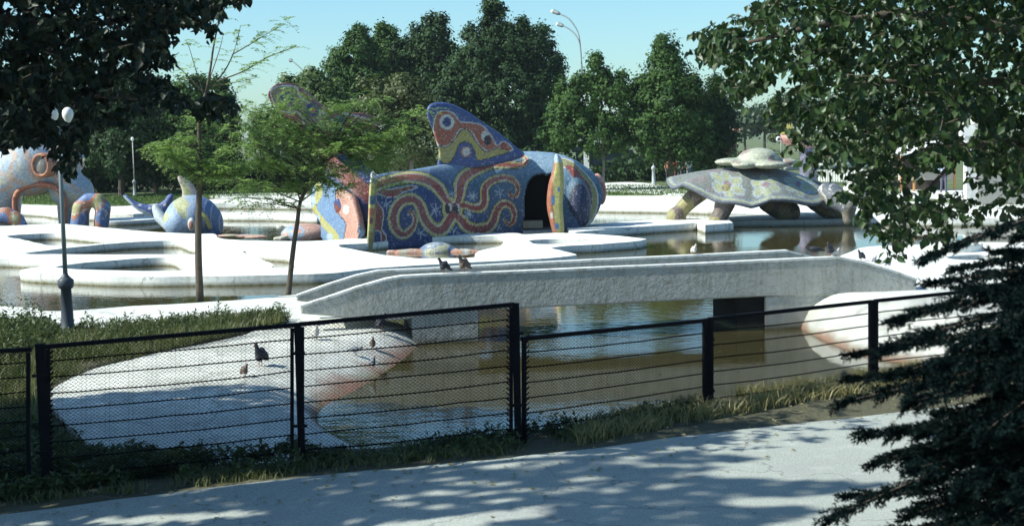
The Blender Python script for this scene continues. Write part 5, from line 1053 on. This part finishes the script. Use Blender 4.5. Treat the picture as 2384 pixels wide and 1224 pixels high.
def shed(label, x0, x1, yb, yt, d, m, roofm, roof='gable'):
    a = D(x0, yb, d); b = D(x1, yb, d); zt = D(x0, yt, d).z; w = b.x - a.x; t = thing('shed', label, 'building', ((a.x + b.x) / 2, d, a.z)); n = max(4, int(w / .35))
    MB().box(((a.x + b.x) / 2, d + 1.3, (a.z + zt) / 2 - .1), (w, 2.4, zt - a.z + .2)).build('wall', m, t)
    for k in range(n): MB().box((a.x + (k + .5) * w / n, d + .08, (a.z + zt) / 2), (w / n * .86, .04, zt - a.z)).build('board', m, t)
    r = MB(); e = .35; r.add([(a.x - e, d - .4, zt - .1), (b.x + e, d - .4, zt + .35), (b.x + e, d + 3, zt + .55), (a.x - e, d + 3, zt + .1), (a.x - e, d - .4, zt), (b.x + e, d - .4, zt + .47), (b.x + e, d + 3, zt + .67), (a.x - e, d + 3, zt + .22)], [(0, 1, 2, 3), (4, 7, 6, 5), (0, 4, 5, 1), (1, 5, 6, 2), (2, 6, 7, 3), (3, 7, 4, 0)]); r.build('roof', roofm, t)
shed('small brown wooden hut at the right edge of the trees', 1676, 1716, 405, 318, 100, WOODB, ROOFM)
shed('grey board shed behind the trees right of the fish', 1345, 1475, 425, 352, 103, simple('grey_boards', (.16, .14, .16)), simple('dark_roof', (.05, .05, .06)))
q = D(1366, 415, 97); tp = D(1364, 352, 97); t = thing('marker_post', 'short white post before the grey shed', 'post', q[:]); MB().box((q.x, q.y, (q.z + tp.z) / 2), (.34, .3, tp.z - q.z)).build('shaft', WHITEM, t); MB().box((q.x, q.y, q.z + .35), (.6, .5, .5)).build('foot', WHITEM, t)
# low concrete pipe left lying on the right ground
q = D(1966, 452, 66); R_ = MB(); R_.lathe([(.50, -.45), (.50, .45), (.38, .45), (.38, -.45), (.50, -.45)], (0, 0, 0), 24); o = R_.build('concrete_ring', WHITE_DRY, None, True); o.location = (q.x + .6, q.y, q.z + .1); o.rotation_euler = (math.radians(90), 0, math.radians(20)); tag(o, 'white concrete pipe ring lying on its side behind the turtle head', 'pipe')
q = D(1940, 385, 88); o = MB().tube([(-3.0, 0, 0), (3.0, .5, 0)], .28, 14).build('concrete_pipe', WHITE_DRY, None, True); o.location = q; tag(o, 'long pale pipe lying above the low white fence', 'pipe')

def pavilion():
    d = 60; g = -.36; t = thing('pavilion', 'white pavilion with square pillars and a sunlit front, mostly hidden by the right leaves', 'building', (D(2258, 475, d).x, d, g))
    for x in (2258, 2420): c = D(x, 475, d); MB().box((c.x, d, g + 1.75), (.44, .44, 3.5)).build('pillar', WHITE_DRY, t)
    c = D(2350, 300, d + 1.8); MB().box((c.x, d + 1.5, g + 3.62), (4.6, 4.2, .22)).build('roof', WHITE_DRY, t)
    c = D(2345, 440, d + 1.4); MB().box((c.x, d + 1.4, g + .8), (2.6, .15, 1.6)).build('back_wall', simple('grey_plaster', (.30, .30, .28)), t)
    c = D(2258, 300, d); MB().box((c.x - .1, d - .1, g + 3.25), (.7, .3, .5)).build('sign_board', WHITEM, t)
pavilion()
def stall():
    d = 74; g = -.24; t = thing('market_stall', 'open stall with pale awning, orange posts and dark goods behind the right leaves', 'stall', (D(2165, 455, d).x, d, g)); X = lambda px: D(px, 440, d).x
    for x in (2098, 2128, 2222): MB().box((X(x), d, g + 1.0), (.10, .10, 2.0)).build('post', simple('orange_post', (.50, .25, .10)), t)
    v = [(X(2090), d - .6, g + 1.85), (X(2230), d - .6, g + 2.3), (X(2230), d + 1.8, g + 2.6), (X(2090), d + 1.8, g + 2.15)]; pymesh('awning', v + [(a, b, c + .06) for a, b, c in v], [(3, 2, 1, 0), (4, 5, 6, 7), (0, 1, 5, 4), (1, 2, 6, 5), (2, 3, 7, 6), (3, 0, 4, 7)], WHITEM, t)
    MB().box(((X(2098) + X(2222)) / 2, d + .3, g + .75), (X(2222) - X(2098), .6, .4)).build('counter', simple('cloth_counter', (.40, .36, .30)), t); MB().box(((X(2098) + X(2222)) / 2, d + 1.6, g + 1.0), (X(2222) - X(2098), .1, 2.0)).build('back_panel', WOOD, t)
    for k, colr in enumerate(((.4, .08, .08), (.1, .1, .3), (.5, .3, .1), (.08, .08, .1), (.35, .1, .12))):
        x = X(2108 + k * 24); o = MB().box((x, d + .25, g + 1.10), (.34, .3, .28)).build('goods_box', simple('goods%d' % k, colr)); tag(o, 'small %s box on the counter of the stall behind the leaves' % ('dark red', 'navy blue', 'orange', 'black', 'crimson')[k], 'box')
stall()

# ------------------------------------------------------------------ people
SKIN = simple('skin', (.42, .25, .18), .6, .1)
def person(label, px, d, h, shirt, trous, hat=None, face=0, arm=0):
    g = -.3 if d > 80 else -.24; b = Vector((D(px, 420, d).x, d, g)); t = thing('person', label, 'person', b[:], rz=face); k = h / 1.75; S_ = lambda L: [np.array(p) * k for p in L]
    legs = [[(s * .09, 0, .95), (s * .10, .02, .50), (s * .10 + .02 * s, -.02 * s, .08)] for s in (-1, 1)]; feet = [[(s * .11, .03, .05), (s * .12, -.13, .04)] for s in (-1, 1)]
    arms = [[(-.19, 0, 1.42), (-.25, .03, 1.15), (-.24, -.06 - .1 * arm, .92), (-.235, -.09 - .12 * arm, .80)], [(.19, 0, 1.42), (.26, .04, 1.16), (.22, -.10, .98 + .1 * arm), (.19, -.18, .95 + .12 * arm)]]
    pr = E(np.array((0, -.01, 1.63)) * k, (.078 * k, .095 * k, .115 * k)) + T(S_([(0, 0, 1.40), (0, 0, 1.55)]), .055 * k) + E(np.array((0, -.105, 1.61)) * k, .018 * k, sub=1) + E(np.array((0, 0, 1.22)) * k, (.16 * k, .10 * k, .27 * k)) + E(np.array((0, 0, .97)) * k, (.15 * k, .105 * k, .13 * k))
    for l in legs: pr += T(S_(l), [.085 * k, .06 * k, .045 * k])
    for l in feet: pr += T(S_(l), [.045 * k, .038 * k])
    for l in arms: pr += T(S_(l), [.05 * k, .042 * k, .032 * k, .03 * k])
    o = organic('body', pr, .028, SKIN, t, 1, False); o.matrix_parent_inverse = Matrix()
    pr = E(np.array((0, 0, 1.22)) * k, (.185 * k, .125 * k, .29 * k)) + T(S_([(-.17, 0, 1.42), (0, 0, 1.44), (.17, 0, 1.42)]), .065 * k)
    for l in arms: pr += T(S_(l[:2]), [.07 * k, .06 * k])
    o = organic('shirt', pr, .03, simple('cloth_' + label.split()[0] + str(px), shirt, .8, .1), t, 1, False); o.matrix_parent_inverse = Matrix()
    pr = E(np.array((0, 0, .96)) * k, (.175 * k, .125 * k, .13 * k))
    for l in legs: pr += T(S_(l), [.10 * k, .078 * k, .07 * k])
    o = organic('trousers', pr, .03, simple('trousers' + str(px), trous, .8, .1), t, 1, False); o.matrix_parent_inverse = Matrix()
    pr = E(np.array((0, .015, 1.67)) * k, (.09 * k, .105 * k, .09 * k)) + (E(np.array((0, 0, 1.69)) * k, (.15 * k, .16 * k, .02 * k)) if hat else [])
    o = organic('hat' if hat else 'hair', pr, .022, simple('top' + str(px), hat or (.03, .02, .015), .8, .1), t, 1, False); o.matrix_parent_inverse = Matrix()
person('standing person in orange shirt, leftmost of the group beyond the turtle', 1556, 96, 1.62, (.5, .22, .12), (.05, .05, .07), None, .3)
person('standing person in dark red clothes beside the person in orange', 1569, 95, 1.72, (.38, .06, .07), (.12, .04, .05), None, 2.8, 1)
person('standing person in pale grey shirt, second from the right of the group', 1583, 95.5, 1.70, (.45, .45, .45), (.10, .10, .13), None, -.3)
person('standing person in white shirt and white sun hat beyond the turtle', 1604, 94, 1.72, (.75, .75, .75), (.16, .20, .26), (.75, .75, .72), .5, 1)
person('person in pale blue shirt standing at the stall behind the right leaves', 2197, 71, 1.72, (.45, .5, .6), (.10, .10, .14), None, 3.0)
person('person in white hat standing left of the stall behind the leaves', 2072, 72, 1.68, (.5, .45, .40), (.2, .18, .16), (.7, .7, .68), .2)

# ------------------------------------------------------------------ pigeons
PIG = {k: simple('feathers_' + k, c, .6, .35, 30) for k, c in (('dark', (.035, .035, .045)), ('grey', (.16, .17, .20)), ('pale', (.55, .52, .48)), ('brown', (.14, .10, .08)))}
BEAK = simple('beak_and_legs', (.30, .12, .10))
def pigeon_mesh(up):
    if up: pr = E((0, 0, .15), (.062, .065, .10), (math.radians(-38), 0, 0)) + T([(0, -.05, .19), (0, -.075, .25), (0, -.09, .275)], [.042, .028, .03]) + T([(0, .07, .10), (0, .17, .055)], [.034, .014]) + E((.045, .03, .145), (.02, .095, .05), (math.radians(-30), 0, 0)) + E((-.045, .03, .145), (.02, .095, .05), (math.radians(-30), 0, 0))
    else: pr = E((0, 0, .12), (.060, .115, .058), (math.radians(-8), 0, 0)) + T([(0, -.09, .13), (0, -.125, .16), (0, -.145, .165)], [.042, .028, .028]) + T([(0, .10, .115), (0, .20, .10)], [.036, .014]) + E((.046, .03, .125), (.018, .10, .04)) + E((-.046, .03, .125), (.018, .10, .04))
    o = organic('pigeon_body', pr, .011, None, None, 1); me = o.data; bpy.data.objects.remove(o); return me
PM = {True: pigeon_mesh(True), False: pigeon_mesh(False)}; PMV = {}
def pigeon(label, loc, rz, kind, up=True, s=1.0, name='pigeon', group='pigeons'):
    t = thing(name, label, 'pigeon' if name == 'pigeon' else 'duck', loc, group, rz); t.scale = (s, s, s)
    if (kind, up) not in PMV: m = PM[up].copy(); m.materials.clear(); m.materials.append(PIG[kind]); PMV[(kind, up)] = m
    o = link('body', PMV[(kind, up)], None, t, True, False); hd = (0, -.115, .275) if up else (0, -.17, .165)
    o = MB().tube([hd, (hd[0], hd[1] - .03, hd[2] - .012)], [.009, .002], 6).build('beak', BEAK, t, False, False)
    for sx in (-.02, .02): MB().tube([(sx, .0, .09), (sx, -.005, .0), (sx, -.03, -.002)], [.006, .005, .004], 5).build('leg', BEAK, t, False, False)
def px_on(px, py, z): return P(px, py, z)[:]
for (x, y, z, rz, k, up, s, lab) in (
    (607, 853, -.37, -.4, 'dark', True, 1.25, 'large dark pigeon standing upright on the white apron behind the left mesh panel'),
    (570, 878, -.37, .8, 'brown', True, .7, 'small brown pigeon on the apron left of the large dark pigeon'),
    (735, 792, -.38, .5, 'pale', True, 1.0, 'pale pigeon with a grey tail on the upper apron beside the double post'),
    (888, 770, -.38, 2.4, 'dark', True, 1.05, 'dark pigeon near the apron edge below the bridge abutment'),
    (808, 728, -.36, 1.5, 'dark', False, 1.0, 'dark pigeon crouching at the top of the apron by the bridge foot'),
    (868, 815, -.52, .2, 'brown', True, .8, 'brown pigeon on the sloping apron edge above the red stain'),
    (828, 826, -.48, 1.2, 'grey', False, .8, 'small grey pigeon low on the apron above the red stain'),
    (868, 858, -.60, .6, 'grey', True, .7, 'small grey pigeon on the red stain near the water'),
    (733, 1044, -.62, .6, 'grey', False, .8, 'grey pigeon at the shaded water edge near the fence post')):
    pigeon(lab, px_on(x, y, z), rz, k, up, s)
def on_bridge(px, py, off): p = bridge_at(px, py, off); return (p.x, p.y, p.z + .015)
for (x, y, off, rz, k, up, s, lab) in (
    (1034, 639, .11, -1.2, 'dark', True, 1.0, 'black pigeon on the near parapet of the bridge, left one of the pair'),
    (1080, 637, .11, -.9, 'brown', True, 1.15, 'brown pigeon on the near parapet of the bridge, right one of the pair'),
    (1616, 595, 1.8, .4, 'pale', True, .75, 'pale puffed pigeon sitting on the far parapet'),
    (1895, 597, 1.75, -1.5, 'dark', False, 1.1, 'dark pigeon at the sloping end of the far parapet'),
    (1932, 599, .11, -.6, 'dark', True, .95, 'dark pigeon at the right bend of the near parapet'),
    (1947, 600, .11, .9, 'pale', True, .6, 'small pale pigeon close beside the dark one at the parapet bend')):
    pigeon(lab, on_bridge(x, y, off), rz, k, up, s)
for (x, y, rz, k, up, s, lab) in (
    (2005, 608, -1.0, 'dark', True, 1.0, 'dark pigeon on the white mound beyond the bridge end'),
    (2036, 614, .4, 'grey', True, .7, 'small grey pigeon on the white mound, middle one of three'),
    (2069, 622, 1.4, 'grey', True, .7, 'grey pigeon on the white mound nearest the hanging leaves')):
    pigeon(lab, px_on(x, y, -.30), rz, k, up, s)
p = P(288, 662, WATER); pigeon('brown duck floating by the front of the winding curb', (p.x, p.y, WATER - .06), 1.4, 'brown', False, 1.7, 'duck', None)
